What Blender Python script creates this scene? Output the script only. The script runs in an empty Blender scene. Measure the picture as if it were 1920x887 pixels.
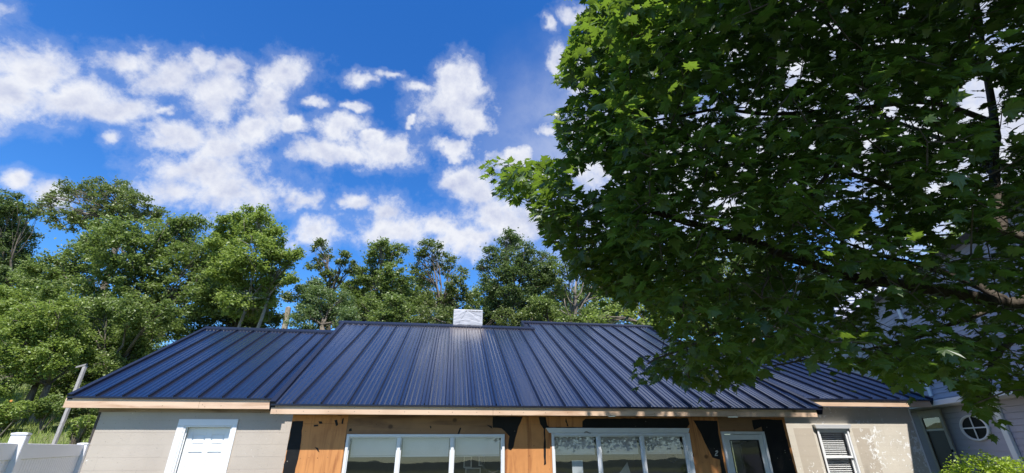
import bpy, math, random
import numpy as np
from mathutils import Vector, Matrix
from mathutils import noise as mn
random.seed(7); rng = np.random.default_rng(7)
SC = bpy.context.scene; COL = SC.collection

# ------------------------------------------------------------------ camera
EYE = 1.75; FPX = 840.0; TH = 0.43834; RO = -0.004037; PSI = 0.153158
c_, s_ = math.cos(TH), math.sin(TH)
R0 = Vector((1, 0, 0)); F0 = Vector((0, c_, s_)); U0 = Vector((0, -s_, c_))
CR = R0*math.cos(RO) + U0*math.sin(RO); CU = U0*math.cos(RO) - R0*math.sin(RO); CF = F0
cam = bpy.data.cameras.new('camera'); co = bpy.data.objects.new('camera', cam); COL.objects.link(co)
cam.sensor_width = 36; cam.lens = FPX/1920*36; cam.clip_end = 3000; cam.clip_start = .05
co.matrix_world = Matrix(((CR.x, CU.x, -CF.x, 0), (CR.y, CU.y, -CF.y, 0), (CR.z, CU.z, -CF.z, EYE), (0, 0, 0, 1)))
SC.camera = co
CP = Vector((0, 0, EYE))

# ------------------------------------------------------------------ exposure, sun, sky
SC.view_settings.view_transform = 'Standard'; SC.view_settings.look = 'None'
SC.view_settings.exposure = 0.75; SC.view_settings.gamma = 1
SUN_EL = math.radians(60); SUN_AZ = math.radians(172.0)       # measured clockwise from +Y
sun_dir = Vector((math.sin(SUN_AZ)*math.cos(SUN_EL), math.cos(SUN_AZ)*math.cos(SUN_EL), math.sin(SUN_EL)))
sl = bpy.data.lights.new('sun', 'SUN'); so = bpy.data.objects.new('sun', sl); COL.objects.link(so)
sl.energy = 4.6; sl.angle = math.radians(.53); sl.color = (1, .96, .9)
so.rotation_euler = sun_dir.to_track_quat('Z', 'Y').to_euler()

world = bpy.data.worlds.new('World'); SC.world = world; world.use_nodes = True
class NT:
    def __init__(s, tree): s.t = tree
    def n(s, typ, **kw):
        d = s.t.nodes.new(typ)
        for k, v in kw.items():
            if k.startswith('i_'):
                d.inputs[int(k[2:])].default_value = v
            else: setattr(d, k, v)
        return d
    def l(s, a, b): s.t.links.new(a, b)
    def val(s, inp, x):
        if isinstance(x, (int, float, tuple)): inp.default_value = x
        else: s.l(x, inp)
    def math(s, op, a, b=0.0, c=None, clamp=False):
        m = s.n('ShaderNodeMath', operation=op, use_clamp=clamp); s.val(m.inputs[0], a); s.val(m.inputs[1], b)
        if c is not None: s.val(m.inputs[2], c)
        return m.outputs[0]
    def vm(s, op, a, b=None, c=None, out=0):
        m = s.n('ShaderNodeVectorMath', operation=op); s.val(m.inputs[0], a)
        if b is not None: s.val(m.inputs[1], b)
        if c is not None: s.val(m.inputs[2], c)
        return m.outputs[out]
    def noise(s, vec, scale, detail=4, rough=.55, dist=0, out='Fac'):
        m = s.n('ShaderNodeTexNoise'); m.inputs['Scale'].default_value = scale; m.inputs['Detail'].default_value = detail
        m.inputs['Roughness'].default_value = rough; m.inputs['Distortion'].default_value = dist
        if vec is not None: s.l(vec, m.inputs['Vector'])
        return m.outputs[out]
    def ramp(s, fac, stops, interp='LINEAR'):
        m = s.n('ShaderNodeValToRGB'); m.color_ramp.interpolation = interp; e = m.color_ramp.elements
        while len(e) < len(stops): e.new(.5)
        for k, (p, c) in enumerate(stops):
            e[k].position = p; e[k].color = c if len(c) == 4 else (*c, 1)
        s.val(m.inputs[0], fac); return m.outputs[0]
    def mr(s, v, a, b, c=0.0, d=1.0, smooth=True):
        m = s.n('ShaderNodeMapRange', interpolation_type='SMOOTHSTEP' if smooth else 'LINEAR')
        s.val(m.inputs[0], v); m.inputs[1].default_value = a; m.inputs[2].default_value = b
        m.inputs[3].default_value = c; m.inputs[4].default_value = d; return m.outputs[0]
    def mix(s, fac, a, b, mode='MIX'):
        m = s.n('ShaderNodeMix', data_type='RGBA', blend_type=mode)
        s.val(m.inputs[0], fac)
        for i, x in ((6, a), (7, b)):
            if isinstance(x, tuple): m.inputs[i].default_value = (*x, 1) if len(x) == 3 else x
            else: s.l(x, m.inputs[i])
        return m.outputs[2]

def build_sky():
    t = world.node_tree; t.nodes.clear(); N = NT(t)
    out = N.n('ShaderNodeOutputWorld'); tc = N.n('ShaderNodeTexCoord'); D = tc.outputs['Generated']
    sky = N.n('ShaderNodeTexSky', sky_type='NISHITA', sun_disc=False)
    sky.sun_elevation = SUN_EL; sky.sun_rotation = SUN_AZ; sky.altitude = 0
    sky.air_density = 1.0; sky.dust_density = .35; sky.ozone_density = 2.6
    hs = N.n('ShaderNodeHueSaturation'); hs.inputs['Saturation'].default_value = 1.25; hs.inputs['Hue'].default_value = .508
    N.l(sky.outputs[0], hs.inputs['Color'])
    b1 = N.n('ShaderNodeBackground'); sz = N.n('ShaderNodeSeparateXYZ'); N.l(D, sz.inputs[0]); tint = N.ramp(sz.outputs[2], [(0, (.80, .90, .98)), (.22, (.53, .82, .97)), (.85, (.31, .69, .90))]); N.l(N.mix(1.0, hs.outputs[0], tint, 'MULTIPLY'), b1.inputs[0]); b1.inputs[1].default_value = .145
    # a fixed chart of the sky (tangent plane of one world direction) in which the cumulus banks are placed
    x = N.vm('DOT_PRODUCT', D, tuple(CR), out=1); y = N.vm('DOT_PRODUCT', D, tuple(CU), out=1); z = N.vm('DOT_PRODUCT', D, tuple(CF), out=1)
    zc = N.math('MAXIMUM', z, .08)
    cx = N.n('ShaderNodeCombineXYZ'); N.l(N.math('DIVIDE', x, zc), cx.inputs[0]); N.l(N.math('DIVIDE', y, zc), cx.inputs[1])
    Q = cx.outputs[0]
    wn = N.noise(D, 3.5, 5, .6, out='Color'); wv = N.vm('SUBTRACT', wn, (.5, .5, .5))
    wn2 = N.noise(D, 13, 4, .6, out='Color'); wv2 = N.vm('SUBTRACT', wn2, (.5, .5, .5))
    Q = N.vm('ADD', Q, N.vm('MULTIPLY', wv, (.10, .10, 0))); Q = N.vm('ADD', Q, N.vm('MULTIPLY', wv2, (.075, .075, 0)))
    B = [(-30,20,75,45),(60,125,115,62),(0,170,80,58),(140,185,105,52),(230,112,85,36),(320,150,112,46),(405,175,95,55),(220,205,95,36),(385,118,42,24),
         (440,128,40,26),(540,150,66,44),(505,205,55,50),(485,248,58,32),(330,255,100,42),(400,275,62,38),(375,322,125,52),(450,360,115,48),(330,365,90,50),
         (212,262,24,18),(600,290,74,27),(728,286,58,32),(640,245,50,26),(600,205,26,16),(655,382,42,20),(35,340,36,26),(90,372,50,30),
         (680,150,32,17),(738,140,36,12),(790,163,34,18),(852,150,40,46),(842,200,76,52),(885,232,46,32),(842,275,44,18),(728,398,50,36),(715,432,105,36),
         (820,418,70,34),(590,432,74,38),(868,335,38,32),(905,355,50,46),(935,405,85,50),(985,425,95,58),(880,445,85,46),(1042,128,20,42),(1030,42,17,24),
         (1085,25,42,30),(1078,150,46,62),(1150,290,120,90),(1300,300,190,140),(1500,260,280,190),(1720,260,300,240),(1950,220,300,260),(560,380,60,30),(-60,250,60,30),(1290,70,110,120),(1460,60,150,140),(1680,60,220,170),(1930,0,250,200),(1330,-110,130,90),(1600,-190,300,150),(660,205,24,12),(775,235,16,10),(560,250,30,16),(300,205,30,14),(700,262,30,14),(1010,250,26,20),(960,300,40,22),(1000,330,44,26)]
    m = None
    for (px, py, rx, ry) in B:
        X, Y = (px-960)/FPX, (443.5-py)/FPX; sx, sy = FPX/rx, FPX/ry
        v = N.vm('LENGTH', N.vm('MULTIPLY_ADD', Q, (sx, sy, 0.0), (-X*sx, -Y*sy, 0.0)), out=1)
        m = v if m is None else N.math('SMOOTH_MIN', m, v, .25)
    f1 = N.noise(D, 8, 8, .60, .15); f2 = N.noise(D, 34, 6, .68, .2)
    ff = N.math('ADD', N.math('MULTIPLY', N.math('SUBTRACT', f1, .5), 2.2), N.math('MULTIPLY', N.math('SUBTRACT', f2, .5), 1.25))
    cov = N.math('ADD', N.math('SUBTRACT', 1.17, m), ff)
    # everywhere else: scattered cumulus of the same kind
    g1 = N.noise(D, 2.6, 7, .6, .4)
    covg = N.math('MULTIPLY', N.math('SUBTRACT', g1, .53), 5.0)
    edge = N.mr(N.vm('LENGTH', Q, out=1), 1.25, 1.6)
    edge = N.math('MAXIMUM', edge, N.math('LESS_THAN', z, .1))
    mixc = N.n('ShaderNodeMix', data_type='FLOAT'); N.l(edge, mixc.inputs[0]); N.l(cov, mixc.inputs[2]); N.l(covg, mixc.inputs[3])
    cov = mixc.outputs[0]
    # thin veil toward the right of the view, a wide soft bank
    vl = N.vm('LENGTH', N.vm('MULTIPLY_ADD', Q, (2.2, 2.6, 0.0), (-.32*2.2, -.13*2.6, 0.0)), out=1)
    veil = N.math('MULTIPLY', N.mr(vl, 1.15, .2), .62)
    veil = N.math('MULTIPLY', veil, N.mr(f1, .3, .6, .5, 1))
    alpha = N.mr(cov, -.06, .95)
    wisp = N.math('MULTIPLY', N.mr(cov, -.40, .20), .13)
    alpha = N.math('MAXIMUM', N.math('MAXIMUM', alpha, wisp), veil)
    # cloud shade: bright rims and tops, grey-lilac thick undersides
    h1 = N.noise(D, 8, 6, .6); Dn = N.vm('ADD', D, tuple(Vector((sun_dir.x, sun_dir.y, sun_dir.z))*.022)); h2 = N.noise(Dn, 8, 6, .6)
    rel = N.math('MULTIPLY', N.math('SUBTRACT', h1, h2), 3.4)
    thick = N.mr(cov, .25, 1.5)
    lum = N.math('ADD', N.math('SUBTRACT', 1.0, N.math('MULTIPLY', thick, .55)), rel, clamp=True)
    ccol = N.mix(lum, (.50, .56, .79), (.90, .925, 1.0))
    b2 = N.n('ShaderNodeBackground'); N.l(ccol, b2.inputs[0]); b2.inputs[1].default_value = .575
    ms = N.n('ShaderNodeMixShader'); N.l(alpha, ms.inputs[0]); N.l(b1.outputs[0], ms.inputs[1]); N.l(b2.outputs[0], ms.inputs[2])
    N.l(ms.outputs[0], out.inputs[0])
build_sky()

# ------------------------------------------------------------------ pixel / frame helpers
E_ = Vector((math.cos(PSI), math.sin(PSI), 0)); N_ = Vector((-math.sin(PSI), math.cos(PSI), 0)); Z_ = Vector((0, 0, 1))
def ray(x, y): return CF*FPX + CR*(x-960) - CU*(y-443.5)
def at(x, y, Y):                       # world point seen at (x, y) at forward distance Y
    d = ray(x, y); return CP + d*(Y/d.y)
def onv(x, y, v):                      # building coordinates (u, v, z) on the upright plane v
    d = ray(x, y); k = v/d.dot(N_); return (d.dot(E_)*k, v, d.z*k + EYE)
def bw(u, v, z): return E_*u + N_*v + Z_*z
def onroof(x, y, D, He, s):
    d = ray(x, y); du, dv, dz = d.dot(E_), d.dot(N_), d.z
    k = (He-EYE-s*D)/(dz-s*dv); return du*k, dv*k-D
def project(P):                        # (n,3) world -> (n,2) px, depth
    P = P-np.array(CP); d = P@np.array(CF)
    return np.stack([960+FPX*(P@np.array(CR))/d, 443.5-FPX*(P@np.array(CU))/d], 1), d

# ------------------------------------------------------------------ materials
def new_mat(name):
    m = bpy.data.materials.new(name); m.use_nodes = True; t = m.node_tree; t.nodes.clear(); N = NT(t)
    o = N.n('ShaderNodeOutputMaterial'); p = N.n('ShaderNodeBsdfPrincipled'); N.l(p.outputs[0], o.inputs[0]); return m, N, p, o
def simple(name, col, rough=.6, metal=0, var=.12, scale=8, bump=0, spec=.5, dirt=None, coord='Object', stretch=None):
    m, N, p, o = new_mat(name); tc = N.n('ShaderNodeTexCoord'); v = tc.outputs[coord]
    if stretch: v = N.vm('MULTIPLY', v, stretch)
    nz = N.noise(v, scale, 5, .6)
    lo = tuple(c*(1-var) for c in col); hi = tuple(min(1, c*(1+var)) for c in col)
    c = N.ramp(nz, [(.3, lo), (.7, hi)])
    if dirt:
        dn = N.noise(tc.outputs[coord], dirt[1], 6, .7); c = N.mix(N.mr(dn, dirt[2], dirt[2]+.08), c, dirt[0])
    N.l(c, p.inputs['Base Color']); p.inputs['Roughness'].default_value = rough; p.inputs['Metallic'].default_value = metal
    p.inputs['Specular IOR Level'].default_value = spec
    if bump:
        b = N.n('ShaderNodeBump'); b.inputs['Strength'].default_value = bump; b.inputs['Distance'].default_value = .01
        N.l(N.noise(v, scale*4, 4), b.inputs['Height']); N.l(b.outputs[0], p.inputs['Normal'])
    return m
def leaf_mat(name, dark, light, transl, tcol, rough=.46, spec=.45):
    m, N, p, o = new_mat(name); g = N.n('ShaderNodeNewGeometry'); r = g.outputs['Random Per Island']
    c = N.ramp(r, [(0, dark), (.6, tuple((a+b)/2 for a, b in zip(dark, light))), (1, light)])
    tc = N.n('ShaderNodeTexCoord'); c = N.mix(N.mr(N.noise(tc.outputs['Object'], .55, 3), .35, .65), c, N.mix(.5, c, light), 'MIX')
    N.l(c, p.inputs['Base Color']); p.inputs['Roughness'].default_value = rough; p.inputs['Specular IOR Level'].default_value = spec
    tr = N.n('ShaderNodeBsdfTranslucent'); tr.inputs[0].default_value = (*tcol, 1)
    ms = N.n('ShaderNodeMixShader'); ms.inputs[0].default_value = transl
    N.l(p.outputs[0], ms.inputs[1]); N.l(tr.outputs[0], ms.inputs[2]); N.l(ms.outputs[0], o.inputs[0]); return m
def wood_mat(name, base, dark, sc, knots=True, axis=0, rough=.6, grey=None):
    m, N, p, o = new_mat(name); tc = N.n('ShaderNodeTexCoord'); g = N.n('ShaderNodeObjectInfo')
    v = N.vm('ADD', tc.outputs['Object'], N.vm('MULTIPLY', g.outputs['Location'], (3.1, 1.7, 2.3)))
    st = [9, 9, 9]; st[axis] = .8
    w = N.vm('MULTIPLY', v, tuple(float(s) for s in st))
    n1 = N.noise(w, sc, 6, .6, 1.2)
    c = N.ramp(n1, [(.28, dark), (.5, base), (.75, tuple(min(1, b*1.12) for b in base))])
    n3 = N.noise(v, 1.3, 4, .6); c = N.mix(N.math('MULTIPLY', N.mr(n3, .45, .75), .45), c, dark)
    if knots:
        vo = N.n('ShaderNodeTexVoronoi'); vo.inputs['Scale'].default_value = 2.3; N.l(N.vm('MULTIPLY', v, (1., 1., 1.2)), vo.inputs['Vector'])
        k = N.mr(vo.outputs['Distance'], .05, .13, 1, 0); c = N.mix(N.math('MULTIPLY', k, .8), c, tuple(d*.45 for d in dark))
        v2 = N.n('ShaderNodeTexVoronoi'); v2.inputs['Scale'].default_value = 7.0; N.l(v, v2.inputs['Vector'])
        k2 = N.mr(v2.outputs['Distance'], .04, .075, 1, 0); c = N.mix(N.math('MULTIPLY', k2, .75), c, tuple(d*.25 for d in dark))
    N.l(c, p.inputs['Base Color']); p.inputs['Roughness'].default_value = rough; p.inputs['Specular IOR Level'].default_value = .3
    b = N.n('ShaderNodeBump'); b.inputs['Strength'].default_value = .25; b.inputs['Distance'].default_value = .004
    N.l(n1, b.inputs['Height']); N.l(b.outputs[0], p.inputs['Normal']); return m

M = {}
def roof_mat():
    m, N, p, o = new_mat('navy_painted_steel'); tc = N.n('ShaderNodeTexCoord'); v = tc.outputs['Object']
    n1 = N.noise(N.vm('MULTIPLY', v, (6, .5, .5)), 3, 4); n2 = N.noise(v, .6, 3)
    c = N.mix(n1, (.0045, .0075, .024), (.0065, .0105, .031))
    # reflection of the chimney painted as a pale brownish run below it
    sx = N.n('ShaderNodeSeparateXYZ'); N.l(v, sx.inputs[0])
    ax = N.math('MULTIPLY', N.mr(sx.outputs[0], .15, .22), N.mr(sx.outputs[0], 1.14, 1.2, 1, 0))
    ay = N.mr(N.math('ADD', sx.outputs[1], N.math('MULTIPLY', N.noise(N.vm('MULTIPLY', v, (14, 1, 1)), 3, 4), -1.2)), 2.0, 3.6)
    st = N.math('MULTIPLY', N.math('MULTIPLY', ax, ay), .55)
    c = N.mix(st, c, (.20, .16, .14)); N.l(c, p.inputs['Base Color'])
    r = N.math('ADD', N.math('MULTIPLY', n2, .10), .22); N.l(N.math('ADD', r, N.math('MULTIPLY', st, .3)), p.inputs['Roughness'])
    p.inputs['Specular IOR Level'].default_value = .5
    p.inputs['Coat Weight'].default_value = 1.0; p.inputs['Coat Roughness'].default_value = .20; p.inputs['Coat IOR'].default_value = 1.52
    b = N.n('ShaderNodeBump'); b.inputs['Strength'].default_value = .12; b.inputs['Distance'].default_value = .02
    N.l(N.noise(N.vm('MULTIPLY', v, (5, .18, .18)), 1.5, 2), b.inputs['Height']); N.l(b.outputs[0], p.inputs['Normal']); return m
def painted_block(name, base, chip, thr, ghost=False):
    m, N, p, o = new_mat(name); g = N.n('ShaderNodeNewGeometry'); P = g.outputs['Position']; oi = N.n('ShaderNodeObjectInfo')
    n1 = N.noise(P, 1.6, 5); c = N.ramp(n1, [(.3, tuple(b*.9 for b in base)), (.7, tuple(b*1.05 for b in base))])
    c = N.mix(N.math('MULTIPLY', oi.outputs['Random'], .12), c, tuple(b*.75 for b in base))
    if ghost:
        # bands of an older tan coat where shutters hung beside the window
        u = N.vm('DOT_PRODUCT', P, tuple(E_), out=1); z = N.vm('DOT_PRODUCT', P, (0, 0, 1), out=1)
        k = N.math('ADD', N.math('MULTIPLY', N.math('GREATER_THAN', u, 7.86), N.math('LESS_THAN', u, 8.34)), N.math('MULTIPLY', N.math('GREATER_THAN', u, 9.34), N.math('LESS_THAN', u, 9.8)))
        k = N.math('MULTIPLY', k, N.math('LESS_THAN', z, 2.1)); c = N.mix(N.math('MULTIPLY', k, .55), c, (.38, .31, .24))
    n2 = N.noise(P, 9, 7, .72, .8); n3 = N.noise(P, .9, 3); n4 = N.noise(P, 38, 4, .7)
    mk = N.math('ADD', N.math('ADD', n2, N.math('MULTIPLY', n3, .55)), N.math('MULTIPLY', n4, .18))
    mk = N.mr(mk, thr, thr+.025); c = N.mix(mk, c, chip)
    d = N.noise(P, 30, 3, .7); c = N.mix(N.math('MULTIPLY', N.mr(d, .64, .70), .6), c, tuple(b*.45 for b in base))
    N.l(c, p.inputs['Base Color']); p.inputs['Roughness'].default_value = .8; p.inputs['Specular IOR Level'].default_value = .25
    b = N.n('ShaderNodeBump'); b.inputs['Strength'].default_value = .5; b.inputs['Distance'].default_value = .006
    N.l(N.math('SUBTRACT', N.noise(P, 45, 5, .7), N.math('MULTIPLY', mk, .6)), b.inputs['Height']); N.l(b.outputs[0], p.inputs['Normal']); return m
def bark_mat(name, a, b_):
    m, N, p, o = new_mat(name); tc = N.n('ShaderNodeTexCoord'); v = tc.outputs['Object']
    n = N.noise(N.vm('MULTIPLY', v, (1, 1, .3)), 14, 6, .7); n2 = N.noise(v, 2.5, 4)
    c = N.ramp(N.math('ADD', N.math('MULTIPLY', n, .6), N.math('MULTIPLY', n2, .4)), [(.36, a), (.62, b_)])
    N.l(c, p.inputs['Base Color']); p.inputs['Roughness'].default_value = .9; p.inputs['Specular IOR Level'].default_value = .2
    b = N.n('ShaderNodeBump'); b.inputs['Strength'].default_value = .8; b.inputs['Distance'].default_value = .02
    N.l(n, b.inputs['Height']); N.l(b.outputs[0], p.inputs['Normal']); return m
def glass_mat(name, boost=1.0, tint=(.91, .91, .91)):
    m, N, p, o = new_mat(name); N.t.nodes.remove(p)
    tr = N.n('ShaderNodeBsdfTransparent'); tr.inputs[0].default_value = (*tint, 1)
    gl = N.n('ShaderNodeBsdfGlossy'); gl.inputs['Roughness'].default_value = .012
    tc = N.n('ShaderNodeTexCoord'); b = N.n('ShaderNodeBump'); b.inputs['Strength'].default_value = .06; b.inputs['Distance'].default_value = .02
    N.l(N.noise(tc.outputs['Object'], 1.4, 2), b.inputs['Height']); N.l(b.outputs[0], gl.inputs['Normal'])
    fr = N.n('ShaderNodeFresnel'); fr.inputs[0].default_value = 1.55
    gg = N.n('ShaderNodeNewGeometry'); f = N.math('ADD', N.math('MULTIPLY', fr.outputs[0], 1.5*boost), .03, clamp=True)
    f = N.math('MULTIPLY', f, N.math('SUBTRACT', 1.0, gg.outputs['Backfacing']))
    ms = N.n('ShaderNodeMixShader'); N.l(f, ms.inputs[0]); N.l(tr.outputs[0], ms.inputs[1]); N.l(gl.outputs[0], ms.inputs[2]); N.l(ms.outputs[0], o.inputs[0]); return m
def membrane_mat():
    m, N, p, o = new_mat('black_membrane'); tc = N.n('ShaderNodeTexCoord'); g = N.n('ShaderNodeNewGeometry'); v = g.outputs['Position']
    c = N.ramp(N.noise(v, 6, 5), [(.3, (.006, .006, .0065)), (.8, (.014, .013, .013))])
    vo = N.n('ShaderNodeTexVoronoi'); vo.inputs['Scale'].default_value = 11; N.l(v, vo.inputs['Vector'])
    k = N.math('MULTIPLY', N.mr(vo.outputs['Distance'], .06, .10, 1, 0), N.math('GREATER_THAN', N.noise(v, 3, 2), .52)); c = N.mix(N.math('MULTIPLY', k, .8), c, (.4, .36, .3))
    N.l(c, p.inputs['Base Color']); p.inputs['Roughness'].default_value = .62; p.inputs['Specular IOR Level'].default_value = .25
    b = N.n('ShaderNodeBump'); b.inputs['Strength'].default_value = .5; b.inputs['Distance'].default_value = .01
    N.l(N.noise(v, 9, 4), b.inputs['Height']); N.l(b.outputs[0], p.inputs['Normal']); return m
M['roof'] = roof_mat()
M['seam'] = simple('navy_seam_shade', (.004, .007, .019), .34, var=.1, spec=.6)  # roof steel in a darker copy: shaded seam sides put into the colour
M['trim'] = simple('navy_trim_steel', (.010, .013, .028), .38, var=.1, spec=.35)
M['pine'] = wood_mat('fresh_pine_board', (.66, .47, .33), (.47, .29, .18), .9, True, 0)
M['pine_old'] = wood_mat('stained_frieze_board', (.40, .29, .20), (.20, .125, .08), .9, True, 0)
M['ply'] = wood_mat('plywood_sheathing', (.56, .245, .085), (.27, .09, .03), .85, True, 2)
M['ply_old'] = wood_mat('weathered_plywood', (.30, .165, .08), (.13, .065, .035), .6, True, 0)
M['membrane'] = membrane_mat()
M['block'] = painted_block('greige_painted_block', (.49, .425, .36), (.78, .76, .72), 1.065)
M['block_peel'] = painted_block('peeling_cream_block', (.62, .565, .475), (.82, .81, .78), .965, True)
M['mortar'] = simple('painted_mortar', (.44, .385, .325), .9, bump=.4, scale=12)
M['dark'] = simple('dark_edge_and_casing_shade', (.06, .05, .045), .8)
M['white'] = simple('white_paint', (.80, .80, .80), .45, var=.03, scale=3)
M['vinyl'] = simple('white_vinyl', (.78, .76, .78), .35, var=.02, scale=2)
M['frame'] = simple('grey_white_window_vinyl', (.70, .71, .74), .4, var=.04, scale=4)
M['shade'] = simple('roller_shade_cloth', (.66, .64, .66), .9, var=.05, scale=3)
M['glass'] = glass_mat('window_glass'); M['darkglass'] = glass_mat('dark_glass', .55, (.7, .7, .7))
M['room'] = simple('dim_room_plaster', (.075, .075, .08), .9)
M['black'] = simple('black_matte', (.012, .012, .013), .6)
M['paper'] = simple('notice_paper', (.62, .68, .72), .8, var=.05)
M['card'] = simple('grey_card', (.42, .42, .40), .8, var=.1)
M['siding'] = simple('grey_clapboard', (.43, .41, .475), .6, var=.06, scale=2)
M['siding_lt'] = simple('pale_lilac_clapboard', (.44, .45, .55), .6, var=.05, scale=2)
M['cream'] = simple('cream_door_casing', (.55, .52, .46), .55, var=.05)
M['shingle'] = simple('grey_shingle', (.12, .12, .13), .9, scale=20, bump=.5)
M['greywood'] = simple('silvered_wood', (.27, .255, .24), .85, var=.3, scale=5, stretch=(8, 8, .7), bump=.3)
M['wrap'] = simple('white_house_wrap', (.46, .46, .49), .5, var=.04, scale=6, bump=.15)
M['wrapline'] = simple('grey_wrap_print_and_shade', (.26, .27, .30), .6)
M['slat'] = simple('white_blind_slat', (.86, .86, .84), .5, var=.02)
M['bark'] = bark_mat('grey_brown_bark', (.055, .045, .035), (.24, .20, .155))
M['bark_maple'] = bark_mat('maple_bark', (.03, .025, .02), (.115, .095, .075))
M['bark_pale'] = bark_mat('pale_bark', (.20, .17, .13), (.46, .41, .34))
M['orange'] = simple('orange_plastic', (.6, .25, .05), .5)
M['lf_dark'] = leaf_mat('leaf_dark', (.055, .085, .032), (.16, .205, .075), .30, (.17, .26, .06))
M['lf_mid'] = leaf_mat('leaf_mid', (.070, .108, .028), (.225, .275, .085), .32, (.25, .36, .07))
M['lf_bright'] = leaf_mat('leaf_bright', (.090, .138, .028), (.280, .345, .085), .34, (.34, .46, .08))
M['lf_pale'] = leaf_mat('leaf_pale', (.090, .140, .055), (.20, .26, .11), .3, (.22, .33, .08))
M['lf_olive'] = leaf_mat('leaf_olive', (.075, .100, .032), (.215, .245, .088), .30, (.23, .32, .07))
M['lf_maple'] = leaf_mat('maple_leaf', (.015, .034, .010), (.056, .096, .020), .24, (.34, .54, .05), .40, .35)
M['lf_bush'] = leaf_mat('bush_leaf', (.13, .22, .012), (.34, .45, .03), .32, (.40, .55, .03))
M['grass'] = leaf_mat('grass_blade', (.12, .18, .03), (.34, .40, .10), .25, (.2, .3, .05), .6, .3)
def ground_mat():
    m, N, p, o = new_mat('grassy_ground'); tc = N.n('ShaderNodeTexCoord'); v = tc.outputs['Object']
    c = N.ramp(N.math('ADD', N.math('MULTIPLY', N.noise(v, .35, 5), .5), N.math('MULTIPLY', N.noise(v, 6, 5), .5)), [(.35, (.045, .07, .02)), (.5, (.10, .125, .035)), (.68, (.20, .165, .10))])
    N.l(c, p.inputs['Base Color']); p.inputs['Roughness'].default_value = .95
    b = N.n('ShaderNodeBump'); b.inputs['Strength'].default_value = .6; b.inputs['Distance'].default_value = .08
    N.l(N.noise(v, 9, 5), b.inputs['Height']); N.l(b.outputs[0], p.inputs['Normal']); return m
M['ground'] = ground_mat()
M['forest'] = simple('far_forest', (.035, .055, .03), .95, var=.4, scale=.05)
M['added_asphalt'] = simple('added_asphalt', (.06, .06, .06), .9, var=.2, scale=3, bump=.3)

# ------------------------------------------------------------------ mesh helpers
class MB:
    def __init__(s): s.v = []; s.f = []
    def quadpts(s, pts):
        b = len(s.v); s.v += [tuple(p) for p in pts]; s.f.append(tuple(range(b, b+len(pts))))
    def box(s, a, b_, T=None):
        x0, y0, z0 = a; x1, y1, z1 = b_
        P = [(x0,y0,z0),(x1,y0,z0),(x1,y1,z0),(x0,y1,z0),(x0,y0,z1),(x1,y0,z1),(x1,y1,z1),(x0,y1,z1)]
        s.hexa(P if T is None else [tuple(T(Vector(p))) for p in P]); return s
    def hexa(s, P):
        b = len(s.v); s.v += [tuple(p) for p in P]
        s.f += [tuple(b+i for i in f) for f in ((0,3,2,1),(4,5,6,7),(0,1,5,4),(1,2,6,5),(2,3,7,6),(3,0,4,7))]; return s
    def prism(s, pts, off):            # polygon pts (3D) extruded by vector off
        n = len(pts); b = len(s.v); off = Vector(off)
        s.v += [tuple(Vector(p)) for p in pts] + [tuple(Vector(p)+off) for p in pts]
        s.f.append(tuple(b+i for i in range(n))); s.f.append(tuple(b+n+i for i in reversed(range(n))))
        for i in range(n):
            j = (i+1) % n; s.f.append((b+j, b+i, b+n+i, b+n+j))
        return s
    def tube(s, pts, rad, seg=7, cap=True):
        pts = [Vector(p) for p in pts]; b0 = len(s.v); n = len(pts)
        up = Vector((0.13, .21, .97))
        for i, p in enumerate(pts):
            t = (pts[min(i+1, n-1)]-pts[max(i-1, 0)]).normalized()
            a = t.cross(up)
            if a.length < .05: a = t.cross(Vector((1, 0, 0)))
            a.normalize(); c = t.cross(a); r = rad[i] if hasattr(rad, '__len__') else rad
            for k in range(seg):
                w = 2*math.pi*k/seg; s.v.append(tuple(p + a*(math.cos(w)*r) + c*(math.sin(w)*r)))
        for i in range(n-1):
            for k in range(seg):
                k2 = (k+1) % seg; s.f.append((b0+i*seg+k, b0+i*seg+k2, b0+(i+1)*seg+k2, b0+(i+1)*seg+k))
        if cap:
            s.f.append(tuple(b0+k for k in reversed(range(seg)))); s.f.append(tuple(b0+(n-1)*seg+k for k in range(seg)))
        return s
    def build(s, name, mat, parent=None, bevel=0, smooth=False, kind=None, origin=None):
        me = bpy.data.meshes.new(name)
        v = s.v if origin is None else [tuple(Vector(p)-Vector(origin)) for p in s.v]
        me.from_pydata(v, [], s.f); me.update(); me.materials.append(mat)
        if smooth: me.polygons.foreach_set('use_smooth', [True]*len(me.polygons))
        o = bpy.data.objects.new(name, me); COL.objects.link(o)
        if origin is not None: o.location = origin
        if parent: o.parent = parent
        if bevel:
            m = o.modifiers.new('b', 'BEVEL'); m.width = bevel; m.segments = 1; m.limit_method = 'ANGLE'
        if kind: o['kind'] = kind
        return o
def tag(o, label=None, cat=None, group=None, kind=None):
    if label: o['label'] = label
    if cat: o['category'] = cat
    if group: o['group'] = group
    if kind: o['kind'] = kind
    return o
def empty(name, loc, rz=0, label=None, cat=None, group=None, parent=None):
    o = bpy.data.objects.new(name, None); COL.objects.link(o); o.location = loc; o.rotation_euler = (0, 0, rz)
    o.empty_display_size = .3
    if parent: o.parent = parent
    return tag(o, label, cat, group)
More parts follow.
